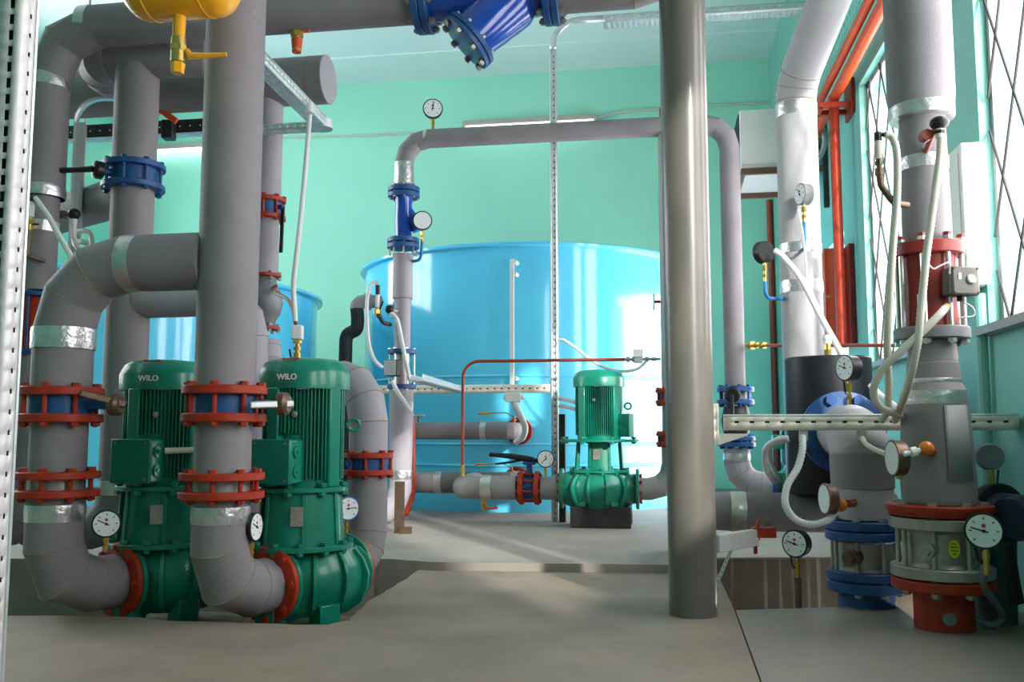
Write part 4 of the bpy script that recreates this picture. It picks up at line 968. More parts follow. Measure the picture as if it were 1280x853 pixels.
# ---- orange pipes along the right wall
for px, x, r, lb in ((1107, XR-.16, .055, 'lower orange pipe running along the window wall'), (1087, XR-.24, .042, 'upper orange pipe running along the window wall')):
    p = onx(px, 0, x); solo(MB().cyl((p.x, 2.0, p.z), (p.x, onx(1016 if 'upper' in lb else 1000, 150, x).y, p.z), r, seg=20), 'wall_pipe', 'orange_bright', lb, 'pipe', Vector((p.x, 2.0, p.z)), 'orange wall pipes')
p = onx(1107, 0, XR-.16); bpos = onx(1051, 112, XR-.1); by = bpos.y; bz = p.z-.05
t = thing('pipe_bracket', 'orange wall bracket carrying the two orange pipes', 'bracket', Vector((XR, by, bz)))
for dy in (-.12, .12): build(MB().bar((XR, by+dy, bz-.08), (XR-.34, by+dy, bz-.08), .05, .05, Z), 'arm', 'orange_paint', t, bev=.004)
build(MB().box((XR-.02, by, bz), (.03, .36, .36)), 'wall_plate', 'orange_paint', t, bev=.004); build(MB().box((XR-.32, by, bz-.08), (.05, .3, .05)), 'cross_bar', 'orange_paint', t, bev=.004)
vz = onx(1062, 432, XR-.16).z
solo(MB().cyl((XR-.18, by-.02, bz+.05), (XR-.18, by-.02, vz), .05, seg=20), 'drop_pipe', 'orange_paint', 'orange vertical pipe dropping beside far window', 'pipe', Vector((XR-.18, by-.02, vz)))
# mint perforated tray on wall
p = onx(1062, 20, XR-.02); q = ony(1000, 20, 8.0)
ptz = onx(1040, 60, XR-.04).z
solo(MB().perf((XR-.04, 5.5, ptz-.2), Y, Z, YB-6.0, .4, .14, .04, [.05, .15, .25, .35], .03), 'wall_tray', 'mint_shaded', 'mint perforated tray high on the window wall', 'tray', Vector((XR-.04, 5.5, ptz-.2)), solid=.003)
# orange cabinet
cd = by+.35; x0 = ony(1031, 370, cd).x; z0 = ony(1045, 432, cd).z; z1 = ony(1045, 310, cd).z
t = thing('orange_cabinet', 'orange steel cabinet on wall beside far window', 'cabinet', Vector(((x0+XR)/2, cd, z0)))
build(MB().box(((x0+XR)/2, cd+.18, (z0+z1)/2), (XR-x0-.01, .36, z1-z0)), 'case', 'orange_bright', t, bev=.015); build(MB().box(((x0+XR)/2, cd-.006, (z0+z1)/2), (XR-x0-.06, .012, z1-z0-.05)), 'door', 'orange_bright', t, bev=.004)
build(MB().cyl((x0+.03, cd-.015, (z0+z1)/2), (x0+.03, cd-.03, (z0+z1)/2), .02, seg=10), 'lock', 'brass', t)
build(MB().box((XR-.03, cd-.12, (z0+z1)/2), (.05, .2, z1-z0)), 'back_rail', 'red_paint', t, bev=.004)
# red pipe in the corner, thin red pipe across
p = ony(966.5, 250, YB-.07); q = ony(976, 512, YB-.07)
p.x = min(p.x, XR-.06); solo(MB().cyl((p.x, YB-.07, p.z), (p.x, YB-.07, ZB), .05, seg=16), 'corner_pipe', 'copper_red', 'dark red vertical pipe in the far corner', 'pipe', Vector((p.x, YB-.07, ZB)))
a = at(933, 432, 9.15); b = at(1136, 432, 7.1); t = thing('impulse_line', 'thin red pipe with brass fittings crossing behind riser', 'pipe', a)
build(MB().sweep(fillet([a.lerp(b, .15), b, b+Z*-.14+RT*.03], .06, 5), .016, 12), 'tube', 'copper_red', t)
u_ = (b-a); fm = MB().cyl(a, a.lerp(b, .16), .018, seg=10)
for f0, f1, r in ((.03, .05, .045), (.07, .09, .03), (.11, .14, .034)): fm.cyl(a.lerp(b, f0), a.lerp(b, f1), r, seg=6)
build(fm, 'fittings', 'brass', t)
# ---- air conditioner on the right wall
yd = at(930, 170, 10.6).y; x0 = ony(925, 170, yd).x; z1 = ony(940, 137, yd).z; z0 = ony(940, 210, yd).z; x1 = x0+.85
t = thing('air_conditioner', 'cream outdoor air conditioner unit on steel bracket', 'air conditioner', Vector(((x0+x1)/2, yd+.2, z0)))
build(MB().box(((x0+x1)/2, yd+.6, (z0+z1)/2), (x1-x0, 1.2, z1-z0)), 'case', 'cabinet_white', t, bev=.012)
gr = build(MB().box((x0-.004, yd+.6, (z0+z1)/2), (.008, 1.1, z1-z0-.05)), 'side_grille', 'grille_dark', t)
for k in range(12): build(MB().box((x0-.012, yd+.6, z0+.05+(z1-z0-.1)*k/11), (.010, 1.1, .012)), 'slat', 'grille_dark', gr)
build(MB().box(((x0+x1)/2, yd+.6, z0-.004), (x1-x0-.02, 1.16, .008)), 'underside_shade', 'grey_box', t)  # grey sheet added under the case, its colour standing in for shade
build(MB().box(((x0+x1)/2, yd-.003, z0+.03), (x1-x0-.02, .006, .04)), 'lower_trim', 'cream_hose', t)
t = thing('unit_bracket', 'dark steel bracket frame under the air conditioner', 'bracket', Vector((XR, yd, z0)))
for dy in (.02, 1.16):
    build(MB().box(((x0+XR)/2, yd+dy, z0-.04), (XR-x0-.004, .05, .07)), 'beam', 'bronze', t)
    build(MB().box((XR-.03, yd+dy, z0+.1), (.055, .06, 1.2)), 'wall_post', 'dark_steel', t)
build(MB().box((x0+.03, yd+.59, z0-.04), (.05, 1.1, .07)), 'side_beam', 'bronze', t)
hose('power_cable', 'grey cable looping beside the air conditioner', [at(1015, 148, 10.2), at(1026, 155, 10.2), at(1031, 175, 10.2), at(1027, 192, 10.2), at(1018, 202, 10.2)], .03, 'grey_box')
# ================================================================== GAUGES
def gauge(label, c, face, r, drop, m_case='black_plastic', cock=False, siphon=None, needle=150, sm='brass', blank=False, group=None, depth=.55):
    """dial gauge; face = direction the dial looks; drop = length of stem below the case"""
    face = Vector(face).normalized(); c = Vector(c); rt_ = face.cross(Z).normalized()*-1; upv = rt_.cross(face)*-1
    if upv.z < 0: upv = -upv
    foot = c-Z*(r+drop)
    t = thing('pressure_gauge', label, 'gauge', foot, group=group)
    case = build(MB().lathe(c, face, [(r*.90, -r*depth), (r*.97, -r*depth*.9), (r, -r*.1), (r*1.04, 0), (r*1.04, r*.10), (r*.93, r*.12)], 36), 'case', m_case, t)
    di = build(MB().lathe(c, face, [(r*.93, r*.095), (r*.92, r*.125)], 36), 'dial', 'dial', t)
    if not blank:
        tk = MB(); n = 7
        for i in range(n):
            a = R_(225-270*i/(n-1)); v = rt_*math.cos(a)+upv*math.sin(a); tk.bar(c+face*r*.13+v*r*.62, c+face*r*.13+v*r*.78, r*.06, .0012, face.cross(v))
        build(tk, 'scale_marks', 'dial_ink', di)['kind'] = 'stuff'
        a = R_(needle); v = rt_*math.cos(a)+upv*math.sin(a)
        build(MB().bar(c+face*r*.15-v*r*.25, c+face*r*.15+v*r*.7, r*.07, .002, face.cross(v)).cyl(c+face*r*.12, c+face*r*.18, r*.1, seg=12), 'needle', 'dial_ink', di)
        build(MB().cyl(c+face*r*.128+upv*r*.3, c+face*r*.135+upv*r*.3, r*.12, seg=10), 'mark', 'dial_red', di)
    s0 = c-Z*r*.95-face*r*.25; rs = max(.009, r*.15)
    st = MB().cyl(s0, s0-Z*drop, rs, seg=10).cyl(s0-Z*drop*.15, s0-Z*drop*.45, rs*1.5, seg=6).cyl(s0-Z*drop*.62, s0-Z*drop*.8, rs*1.35, seg=6)
    build(st, 'stem', sm, t)
    if cock: build(MB().bar(s0-Z*drop*.5-rt_*rs*2.4+face*rs*.4, s0-Z*drop*.02-rt_*rs*3.4+face*rs*.4, rs*1.3, rs*.8).bar(s0-Z*drop*.55, s0-Z*drop*.55-rt_*rs*2.6, rs*.9, rs*.9), 'cock_handle', 'black_plastic', t)
    if siphon:
        pts = [s0-Z*drop]+[Vector(q) for q in siphon]; build(MB().sweep(fillet(pts, .06, 5), rs*1.1, 12), 'siphon', 'blue_tube', t)
    return t
def cface(p, off=0):
    v = toward(p); return Quaternion(Z, R_(off)) @ v
# left group
p = at(133, 655, 5.12); gauge('white dial gauge on the far left pump elbow', p, cface(p), .073, .085, needle=155)
p = at(319, 659, 4.98); gauge('gauge turned sideways beside the nearer pump elbow', p, cface(p, 65), .075, .09, needle=155)
p = at(435, 636, 5.95); gauge('white gauge right of the nearer pump lantern', p, cface(p, 22), .073, .10, 'blue_tube', needle=5)
# overhead
p = at(541, 136, 9.7); pz = topz+.09; r = .105; gauge('small gauge standing on the overhead slim pipe', p, cface(p), r, p.z-r-pz, needle=80)
p = at(528, 276, 9.6); gauge('white dial gauge on blue siphon beside bright blue strainer', p, cface(p), .10, .13, blank=True, siphon=[at(526, 325, 9.6), up(O, zo(327))+RT*.10])
p = at(682, 574, dP-.05); gauge('gauge with black rim above suction pipe of back pump', p, cface(p), .085, p.z-.085-(zS3+.115), needle=225)
# riser K
p = at(1001, 243, 6.6); gauge('grey gauge with blue siphon on the white riser', p, cface(p, -60), .078, .13, 'cast_grey', siphon=[at(1006, 312, 6.62), up(K, kz(312))], needle=120, depth=.9)
p = at(953, 316, 6.75); gauge('gauge seen from behind left of white riser', p, cface(p, -140), .083, .14, siphon=[at(957, 373, 6.75), up(K, kz(374))-RT*.1], needle=120)
# white elbow
p = at(1057, 460, 5.55); gauge('black gauge standing on top of white elbow', p, cface(p, -50), .078, p.z-.078-(zW+.165), cock=True, needle=160, depth=.9)
# pipe L gauges
p = at(1117, 573, 4.62); gauge('bare gauge beside orange ball on right riser', p, cface(p, -68), .088, .02, 'bronze', blank=True, depth=.6)
p = at(1032, 624, 5.2); gauge('bare gauge beside orange ball below white elbow', p, cface(p, -68), .085, .02, 'bronze', blank=True, depth=.6)
p = at(994, 680, 5.45); gauge('black gauge standing in the trench', p, cface(p, -28), .078, .12, cock=True, needle=165, depth=.8)
e = p-Z*.195-cface(p, -28)*.02; solo(MB().cyl(e, up(e, PIT), .022, seg=12), 'gauge_standpipe', 'bronze', 'rusty standpipe rising from trench under gauge', 'pipe', up(e, PIT))
p = at(1230, 664, 4.48); gauge('large white gauge in front of right valve', p, cface(p, -4), .084, .13, cock=True, needle=165)
p = at(1237, 571, 4.95); gauge('grey gauge back at right edge by mint wall', p, cface(p, 188), .07, .17, 'cast_grey', cock=True, blank=True)
bpy.data.objects[-1] if False else None
def ball(label, px, py, d, tx, ty, wall):
    p = at(px, py, d); g = at(tx, ty, d); t = thing('three_way_cock', label, 'valve', p)
    build(MB().sphere(p, .036), 'ball', 'ball_orange', t); build(MB().cyl(p, g, .013, seg=10).cyl(p.lerp(g, .45), p.lerp(g, .7), .024, seg=10), 'neck', 'white_plastic', t); build(MB().cyl(p, wall, .016, seg=10).cyl(p.lerp(wall, .3), p.lerp(wall, .6), .024, seg=6), 'tail', 'copper_red', t)
ball('orange ball cock on grey right riser', 1158, 561, 4.5, 1130, 568, up(L, lz(568)))
ball('orange ball cock below the white elbow', 1051, 632, 5.2, 1040, 645, up(W, zat(626, 5.5)))

# ================================================================== LEFT DETAILS
# slotted post at left edge
c = at(27, 0, 2.2); c.z = 0; w1_ = azi(-85); w2_ = azi(5)
t = thing('slotted_post', 'galvanised slotted post at the left picture edge', 'post', c)
build(MB().perf(c, Z, w1_, 3.6, .16, .041, .026, [.022, .062, .10, .14], .012), 'base', 'galv_post', t, solid=.002); build(MB().perf(c, Z, w2_, 3.6, .062, .05, .012, [.04], .009), 'side_wall', 'galv_post', t, solid=.002)
build(MB().prism([c+w1_*.006+w2_*.008, c+w1_*.15+w2_*.008, c+w1_*.15+w2_*.058, c+w1_*.006+w2_*.058], Z*3.6), 'shade_filler', 'rubber', t)  # black fill added behind the post's slots, in place of shade
build(MB().cyl(c+w2_*.064, c+w2_*.064+Z*3.6, .006, seg=8), 'lip', 'galv', t); build(MB().box(c+w1_*.08+Z*.004, (.2, .1, .008), (w1_, w1_.cross(Z), Z)), 'foot_plate', 'galv', t)
# yellow vessel with drain cock
yc = at(226, -22, 4.4); t = thing('yellow_vessel', 'yellow air vessel with drain cock at top left', 'vessel', yc); yr = .18
hw = .21; prof = [(.01, -hw-.095), (.07, -hw-.085), (.13, -hw-.055), (.165, -hw-.02), (yr, -hw+.02), (yr, hw-.02), (.165, hw+.02), (.13, hw+.055), (.07, hw+.085), (.01, hw+.095)]
build(MB().lathe(yc, X, prof, 40), 'shell', 'yellow_paint', t, ang=40)
for s in (-.145, .145): build(MB().lathe(yc, X, [(yr, s-.006), (yr+.004, s), (yr, s+.006)], 40, cap=False), 'weld_seam', 'yellow_paint', t)
e = yc-Z*(yr-.01); b0 = e; dz = lambda y: zat(y, 4.4)
build(MB().sweep([b0, up(b0, dz(47))], [.032, .03], 16), 'nipple', 'yellow_paint', t)
ck = build(MB().cyl(up(b0, dz(48)), up(b0, dz(78)), .036, seg=16).cyl(up(b0, dz(57)), up(b0, dz(64)), .041, seg=8), 'cock_body', 'brass', t); build(MB().cyl(up(b0, dz(79)), up(b0, dz(92)), .036, .03, seg=6), 'outlet_nut', 'yellow_paint', t)
h0 = up(b0, dz(68))+RT*.04; build(MB().sweep([h0+Z*.02, h0+RT*.02-Z*.008, h0+RT*.08-Z*.008, h0+RT*.20+Z*.0], [.016, .018, .014, .011], 10), 'lever', 'yellow_paint', t)
build(MB().cyl(yc+Z*yr*.9, up(yc, ZC-.01), .03, seg=12), 'hanger', 'yellow_paint', t)
# blue Y strainer on the top pipe
z0 = H1a.z; a = alongx(H1a, 535); b = alongx(H1a, 685); mid = alongx(H1a, 625)
t = thing('large_strainer', 'large glossy blue Y strainer on the top pipe', 'strainer', mid)
mb = MB().sweep([a, a.lerp(b, .2), a.lerp(b, .5), a.lerp(b, .8), b], [.135, .14, .175, .16, .135], 36)
br0 = alongx(H1a, 655)+Z*.02; br1 = at(583, 53, dep(mid)-.03); bd = (br1-br0).normalized()
mb.sweep([br0, br0+bd*.12, br1-bd*.02], [.15, .185, .155], 36)
build(mb, 'body', 'blue_gloss', t)
build(MB().lathe(br1, bd, [(.195, -.055), (.2, -.05), (.2, -.025), (.195, -.02)], 40), 'branch_flange', 'blue_paint', t); build(MB().lathe(br1, bd, [(.195, -.016), (.2, -.012), (.2, .012), (.19, .016)], 40), 'branch_cover', 'blue_paint', t)
u_, v_ = perp(bd)
for i in range(8):
    an = 2*math.pi*i/8+.2; o_ = br1+(u_*math.cos(an)+v_*math.sin(an))*.172; build(MB().cyl(o_-bd*.075, o_+bd*.045, .013, seg=8).cyl(o_+bd*.018, o_+bd*.04, .024, seg=6), 'bolt', 'bolt_steel', t)
for e, sg in ((a, 1), (b, -1)):
    for k in (0, 1): build(MB().lathe(e, X*sg, [(.205, -.075+.052*k), (.21, -.07+.052*k), (.21, -.032+.052*k), (.205, -.027+.052*k)], 40), 'end_flange', 'blue_paint', t)
    for i in range(8):
        an = 2*math.pi*i/8+.39; o_ = e+(Y*math.cos(an)+Z*math.sin(an))*.178; build(MB().cyl(o_-X*sg*.11, o_+X*sg*.065, .013, seg=8).cyl(o_+X*sg*.03, o_+X*sg*.055, .024, seg=6).cyl(o_-X*sg*.10, o_-X*sg*.077, .024, seg=6), 'bolt', 'bolt_steel', t)
tr = alongx(H1a, 850); pipe('insulated_bend', 'grey top pipe continuing right of blue strainer', [b+X*.075, tr, up(tr, z0+2.0)], .14, 'foam', bend=.3, n=3)
# orange bleed valve between top pipe and header
e = alongx(H1a, 372); zt_ = z0-.13; zb_ = zat(74, 6.05); e = Vector((e.x, e.y, 0))
t = thing('bleed_valve', 'small orange bleed valve under the top pipe', 'valve', up(e, zb_))
build(MB().cyl(up(e, zt_), up(e, zb_), .032, seg=14).cyl(up(e, zt_-.02), up(e, zt_-.05), .045, seg=8), 'body', 'brass', t); build(MB().bar(up(e, zt_)-X*.05, up(e, zt_)+X*.09, .04, .03, Z), 'lever', 'orange_bright', t, bev=.006); build(MB().cyl(up(e, zb_+.08), up(e, zb_-.01), .038, .03, seg=14), 'outlet', 'orange_bright', t)
# L-shaped tray upper left
def tray(name, label, p0, p1, side, h=.06, w=.12, m='galv', cat='tray', hl=.014, pitch=.06, rows=1, fl=None):
    p0 = Vector(p0); p1 = Vector(p1); u_ = (p1-p0); Lg = u_.length; u_.normalize(); s = Vector(side); s = (s-u_*s.dot(u_)).normalized(); n_ = u_.cross(s)
    if n_.z < 0 and abs(n_.z) > .3: n_ = -n_
    t = thing(name, label, cat, p0)
    build(MB().perf(p0, u_, s, Lg, w, .045, .02, [w*.2, w*.4, w*.6, w*.8] if w > .09 else [w*.5], .008), 'base', m, t, solid=.002)
    build(MB().perf(p0, u_, n_, Lg, h, pitch, hl, [h*.5], .010), 'side_wall', m, t, solid=.002); build(MB().perf(p0+s*w, u_, n_, Lg, h, pitch, hl, [h*.5], .010), 'side_wall', m, t, solid=.002)
    return t
zt_ = zat(150, 5.55)
ta = Vector((*at(325, 62, 4.2).xy, 0)); q = at(408, 158, 6.6); q1_ = at(335, 76, 4.3); q1_.z = q.z
q1_ = up(q, q.z)
kk = ray(318, 66); ppos = CAMP+kk*((q.z-HC)/kk.z)
tray('cable_tray', 'galvanised slotted tray running back beside front riser', ppos, q, -RT, .075, .11)
tray('cable_tray', 'short galvanised slotted tray behind the white conduit', q+FW*.02, q+FW*.02-X*.55, FW, .05, .10)
cn = solo(MB().lathe(q-RT*.05+FW*.05, Z, [(.085, -.002), (.085, .06), (.08, .06), (.08, .004)], 24), 'tray_corner', 'galv', 'rounded galvanised corner joining two slotted trays', 'tray', q, solid=.002)
# white conduit from tray to the motor fitting
hose('conduit', 'thin white conduit hanging from tray to motor sensor', [at(388, 132, 6.15), at(386, 160, 6.1), at(380, 230, 5.8), at(373, 300, 5.45), at(367, 355, 5.45), at(369, 402, 5.45)], .016, 'white_hose', cat='conduit')
solo(MB().cyl(at(388, 130, 6.15), at(387, 142, 6.12), .025, seg=10), 'conduit_gland', 'white_hose', 'white gland where conduit leaves slotted tray', 'gland', at(388, 130, 6.15))
s = at(372, 416, 5.45); t = thing('pressure_sensor', 'white sensor box on brass fitting above pump motor', 'sensor', s)
build(MB().box(s, (.062, .06, .085), (RT, FW, Z)), 'box', 'white_plastic', t, bev=.006); mb = MB().cyl(s-Z*.04, s-Z*.155, .014, seg=10)
for k0, k1, rr in ((.05, .065, .028), (.085, .105, .022), (.12, .15, .022)): mb.cyl(s-Z*k0, s-Z*k1, rr, seg=8)
build(mb, 'fitting', 'brass', t); build(MB().bar(s-Z*.15-RT*.035, s-Z*.10-RT*.045, .012, .008), 'handle', 'black_plastic', t); build(MB().bar(s-Z*.15, s-Z*.15-RT*.04, .012, .012), 'arm', 'brass', t)
hose('impulse_tube', 'thin copper red tube curving to the white sensor', [up(E, zat(356, 7))+RT*.09, at(345, 366, 6.6), at(358, 373, 6.0), at(365, 384, 5.6), at(368, 398, 5.47), at(370, 406, 5.46)], .012, 'copper_red', cat='pipe')
# strut, rail behind left riser
vs_ = at(84, 330, 6.62); zt2 = zat(128, 6.62)
t = thing('slotted_strut', 'galvanised strut with curved top behind left pipes', 'strut', up(vs_, .0))
pth = fillet([up(vs_, -.1), up(vs_, zt2+.05), up(vs_, zt2+.05)+azi(85)*.5], .18, 6); vs2 = []; fs2 = []
wv = azi(-5)*.09; n = len(pth)
for q_ in pth: vs2 += [q_, q_+wv]
build(MB().add(vs2, [(2*i, 2*i+1, 2*i+3, 2*i+2) for i in range(n-1)]), 'base', 'galv', t, solid=.003)
side = MB().perf(up(vs_, 0)+wv, Z, azi(85), zt2-.15, .06, .07, .014, [.03], .01); build(side, 'side_wall', 'galv', t, solid=.002)
fs2 = []; vs3 = []
for q_ in pth: vs3 += [q_]
wide = [(q_, q_+azi(85)*.085) for q_ in pth[:2]]
build(MB().perf(up(vs_, 0), Z, azi(85), zt2-.15, .085, 5, .01, [.04], .01), 'front_wall', 'galv_post', t, solid=.002)
ra = at(40, 176, 7.6); rb = alongx(ra, 262)
h3y = HL.y
t = thing('slotted_rail', 'dark slotted rail crossing high behind left risers', 'rail', ra); build(MB().perf(ra, X, Z, (rb-ra).length, .11, .09, .012, [.055], .01), 'web', 'dark_steel', t, solid=.004); build(MB().perf(ra, X, Y, (rb-ra).length, .12, .05, .03, [.03, .09], .012), 'flange_plate', 'galv', t, solid=.003)
for px in (100, 250):
    hp_ = alongx(ra, px)+Y*.05; build(MB().cyl(hp_, up(hp_, ZC-.01), .01, seg=8), 'hanger_rod', 'steel', t)
h = at(205, 146, 7.2); t = thing('lever_valve', 'red lever handle on black bracket behind left riser', 'lever', h); build(MB().bar(at(200, 137, 7.2), at(221, 152, 7.2), .05, .03, Z), 'lever', 'orange_bright', t, bev=.006); build(MB().box(at(211, 163, 7.28), (.09, .1, .15), (RT, FW, Z)), 'bracket', 'black_plastic', t, bev=.006)
# sensor and hoses at far left
s = at(38, 262, 6.0); t = thing('pressure_sensor', 'white sensor with brass cock on far left riser', 'sensor', s)
build(MB().cyl(s+Z*.05, s-Z*.05, .025, seg=12), 'body', 'white_plastic', t); build(MB().cyl(s+Z*.05, s+Z*.085, .03, .024, seg=12), 'cap', 'black_plastic', t); build(MB().cyl(s-Z*.05, s-Z*.14, .02, seg=10).cyl(s-Z*.07, s-Z*.1, .03, seg=6), 'fitting', 'brass', t); build(MB().bar(s-Z*.10-RT*.0, s-Z*.10+RT*.06, .015, .01), 'cock_handle', 'black_plastic', t)
hose('impulse_tube', 'rusty tube below the far left white sensor', [s-Z*.14, s-Z*.3-RT*.005, s-Z*.32+RT*.02, s-Z*.33+RT*.06+FW*.1], .014, 'bronze', cat='pipe')
hose('conduit', 'white conduit slanting from far left sensor', [at(44, 248, 6.0), at(50, 256, 5.98), at(62, 273, 5.95), at(78, 302, 5.9), at(94, 330, 5.85)], .018, 'white_hose', cat='conduit')
s = at(93, 268, 6.3); t = thing('pressure_transmitter', 'black sensor head in front of the slotted strut', 'sensor', s); build(MB().sphere(s, .042), 'head', 'black_plastic', t); build(MB().cyl(s, s-Z*.08, .022, seg=10), 'gland', 'white_plastic', t); build(MB().cyl(s, s+azi(-80)*.2, .018, seg=10).cyl(s+azi(-80)*.07, s+azi(-80)*.12, .032, seg=6), 'stem', 'cast_grey', t)
hose('conduit', 'white hose dropping from the black sensor head', [s-Z*.08, s-Z*.17+RT*.005, at(96, 308, 6.25), at(108, 318, 6.2), at(125, 322, 6.1)], .018, 'white_hose', cat='conduit')
for k, yy in enumerate((289, 302)): hose('conduit_loop', ('upper', 'lower')[k]+' bent white conduit end beside the slotted strut', [at(97, yy, 6.55), at(106, yy, 6.5), at(113, yy+1 if k else yy+4, 6.48), at(116, 306, 6.45)] if not k else [at(97, yy, 6.55), at(105, yy+1, 6.5), at(111, yy+4, 6.5)], .018, 'white_hose', cat='conduit')
# ---- lamps on the back wall
for (xa, ya, xb, yb), lb in (((580, 160, 745, 149), 'fluorescent wall lamp above the overhead slim pipe'), ((120, 192, 262, 185), 'lit fluorescent wall lamp between left risers')):
    a = ony(xa, ya, YB-.1); b = ony(xb, yb, YB-.1); b.z = a.z = (a.z+b.z)/2; t = thing('wall_lamp', lb, 'lamp', a)
    build(MB().bar(a+Z*.05, b+Z*.05, .14, .09, Z.cross(X)), 'housing', 'lamp_body', t, bev=.008)
    for k in (-.035, .035): build(MB().cyl(a+X*.05+Y*k-Z*.03, b-X*.05+Y*k-Z*.03, .022, seg=12), 'tube', 'lamp_tube', t)
    for e in (a, b): build(MB().box(e+Z*.02, (.05, .13, .09)), 'end_cap', 'lamp_body', t)
a = ony(350, 172, YB-.03); b = ony(580, 162, YB-.03); c = ony(745, 147, YB-.03); d_ = ony(965, 128, YB-.03)
hose('wall_cable', 'thin pale cable sagging along back wall to lamp', [a, a.lerp(b, .5)-Z*.03, b], .018, 'cream_hose'); hose('wall_cable', 'thin pale cable along back wall right of lamp', [c, c.lerp(d_, .2)+Z*.06, c.lerp(d_, .6)+Z*.05, d_], .018, 'cream_hose')
# ---- drain pipe and black hose between tanks
a = at(462, 380, 11.6); b = at(445, 378, 11.6); t = thing('drain_elbow', 'grey plastic elbow and socket beside the blue tank', 'pipe', a); build(MB().sweep(fillet([at(475, 377, 11.8), at(446, 377, 11.6), at(446, 386, 11.6)], .10, 6), .085, 20), 'elbow', 'pipe_paint', t); build(MB().cyl(at(457, 377, 11.67), at(462, 377, 11.7), .11, seg=20), 'socket', 'pipe_paint', t)
hose('drain_hose', 'black bent hose hanging under grey plastic elbow', [at(446, 386, 11.6), at(447, 400, 11.6), at(445, 412, 11.6), at(434, 420, 11.6), at(432, 440, 11.6), at(431, 500, 11.6), at(430, 560, 11.6), at(430, 628, 11.6)], .085, 'rubber')
# ---- central slotted post and ceiling tray
sp = at(689, 560, 9.92); zt3 = zat(62, 9.92); zbot = zat(592, 9.92)
t = thing('slotted_post', 'galvanised slotted post standing before the blue tank', 'post', up(sp, ZB)); hP = zt3-ZB
build(MB().perf(up(sp, ZB), Z, X, hP, .075, .071, .022, [.045], .012), 'front_wall', 'galv', t, solid=.003); build(MB().perf(up(sp, ZB)+X*.075, Z, Y, hP, .08, .045, .022, [.02, .06], .01), 'side_wall', 'galv', t, solid=.003); build(MB().perf(up(sp, ZB)+X*.01, Z, Y, hP, .08, .071, .02, [.04], .01), 'side_wall', 'galv', t, solid=.003)
build(MB().box(up(sp, ZB+hP/2)+X*.042+Y*.04, (.045, .05, hP-.05)), 'shade_filler', 'rubber', t)  # dark core added so the slots read as shaded holes
build(MB().cyl(up(sp, ZB)+X*.012-Y*.008, up(sp, zt3)+X*.012-Y*.008, .008, seg=8), 'lip', 'galv', t)
tz = zat(31, 9.9); te = alongx(up(sp, tz), 1010)
arc = fillet([up(sp, zt3)+X*.04, up(sp, tz+.04)+X*.04, up(sp, tz+.04)+X*.6], .28, 8); vs = []
nrm = []
for i, q_ in enumerate(arc):
    tv = (arc[min(i+1, len(arc)-1)]-arc[max(i-1, 0)]).normalized(); nv = tv.cross(Y).normalized(); vs += [q_-nv*.037, q_+nv*.037]
build(MB().add(vs, [(2*i, 2*i+2, 2*i+3, 2*i+1) for i in range(len(arc)-1)]), 'bend_front', 'galv', t, solid=.003)
vs = []
for i, q_ in enumerate(arc):
    tv = (arc[min(i+1, len(arc)-1)]-arc[max(i-1, 0)]).normalized(); nv = tv.cross(Y).normalized(); vs += [q_+nv*.037, q_+nv*.037+Y*.08]
build(MB().add(vs, [(2*i, 2*i+2, 2*i+3, 2*i+1) for i in range(len(arc)-1)]), 'bend_base', 'galv', t, solid=.003)
tb = up(sp, tz)+X*.6; tl = te.x-tb.x
t = thing('cable_tray', 'galvanised perforated tray running right below ceiling', 'tray', tb); build(MB().perf(tb, X, Z, tl, .08, .1, .03, [.04], .014), 'side_wall', 'galv', t, solid=.003); build(MB().perf(tb, X, Y, tl, .2, .06, .035, [.04, .08, .12, .16], .012), 'base', 'galv', t, solid=.003)
bp_ = at(703, 600, 9.85); solo(MB().box(up(bp_, (ZB+zat(518, 9.85))/2), (.07, .07, zat(518, 9.85)-ZB)), 'support_post', 'dark_steel', 'black square post beside the slotted post', 'post', up(bp_, ZB), bev=.004)
for k, yy in enumerate((499, 508)): hose('motor_cable', ('upper', 'lower')[k]+' white cable from slotted post to back pump', [at(699, yy, 9.85), at(707, yy+.5, 9.8), at(720, yy+4, 9.5)], .022, 'white_hose')
hose('sensor_cable', 'white cable sagging from slotted post to white switch', [at(698, 425, 9.85), at(706, 426, 9.8), at(722, 437, 9.7), at(746, 455, 9.6), at(772, 464, 9.5), at(795, 462, 9.45), at(808, 452, 9.42), at(810, 447, 9.42)], .016, 'white_hose')
# ---- tray in front of the tank, conduit, junction box
tz = zat(491, 9.98); a = at(462, 490, 10.25); a.z = tz; e = alongx(a, 690)
t = thing('cable_tray', 'galvanised slotted tray level across the blue tank', 'tray', a); build(MB().perf(a, X, Z, e.x-a.x, .09, .078, .022, [.045], .014), 'side_wall', 'galv_cream', t, solid=.003); build(MB().perf(a, X, Y, e.x-a.x, .12, .06, .03, [.04, .08], .012), 'base', 'galv', t, solid=.003); build(MB().bar(a+Y*.05+Z*.045, e+Y*.05+Z*.045, .06, .07, Y), 'shade_filler', 'rubber', t)  # dark bar added behind the slots to imitate shade inside
a2 = alongx(a, 571); k1_ = ray(512, 472); b2 = CAMP+k1_*((tz+.03-HC)/k1_.z)
tray('cable_tray', 'slotted tray branching forward near the slim riser', b2-Z*.03, a2-Y*.02-Z*.0, X, .06, .11)
a = at(640, 324, 10.86); b = at(640, 482, 10.86); a = up(b, a.z)
t = thing('conduit', 'white vertical conduit clipped to the blue tank', 'conduit', b); build(MB().box((a+b)/2, (.05, .03, a.z-b.z)), 'tube', 'white_plastic', t, bev=.004)
for yy in (327, 342, 473): build(MB().cyl(up(b, zat(yy, 10.86))+X*.03, up(b, zat(yy, 10.86))+X*.04+Y*.14, .025, seg=10), 'clip', 'white_plastic', t)
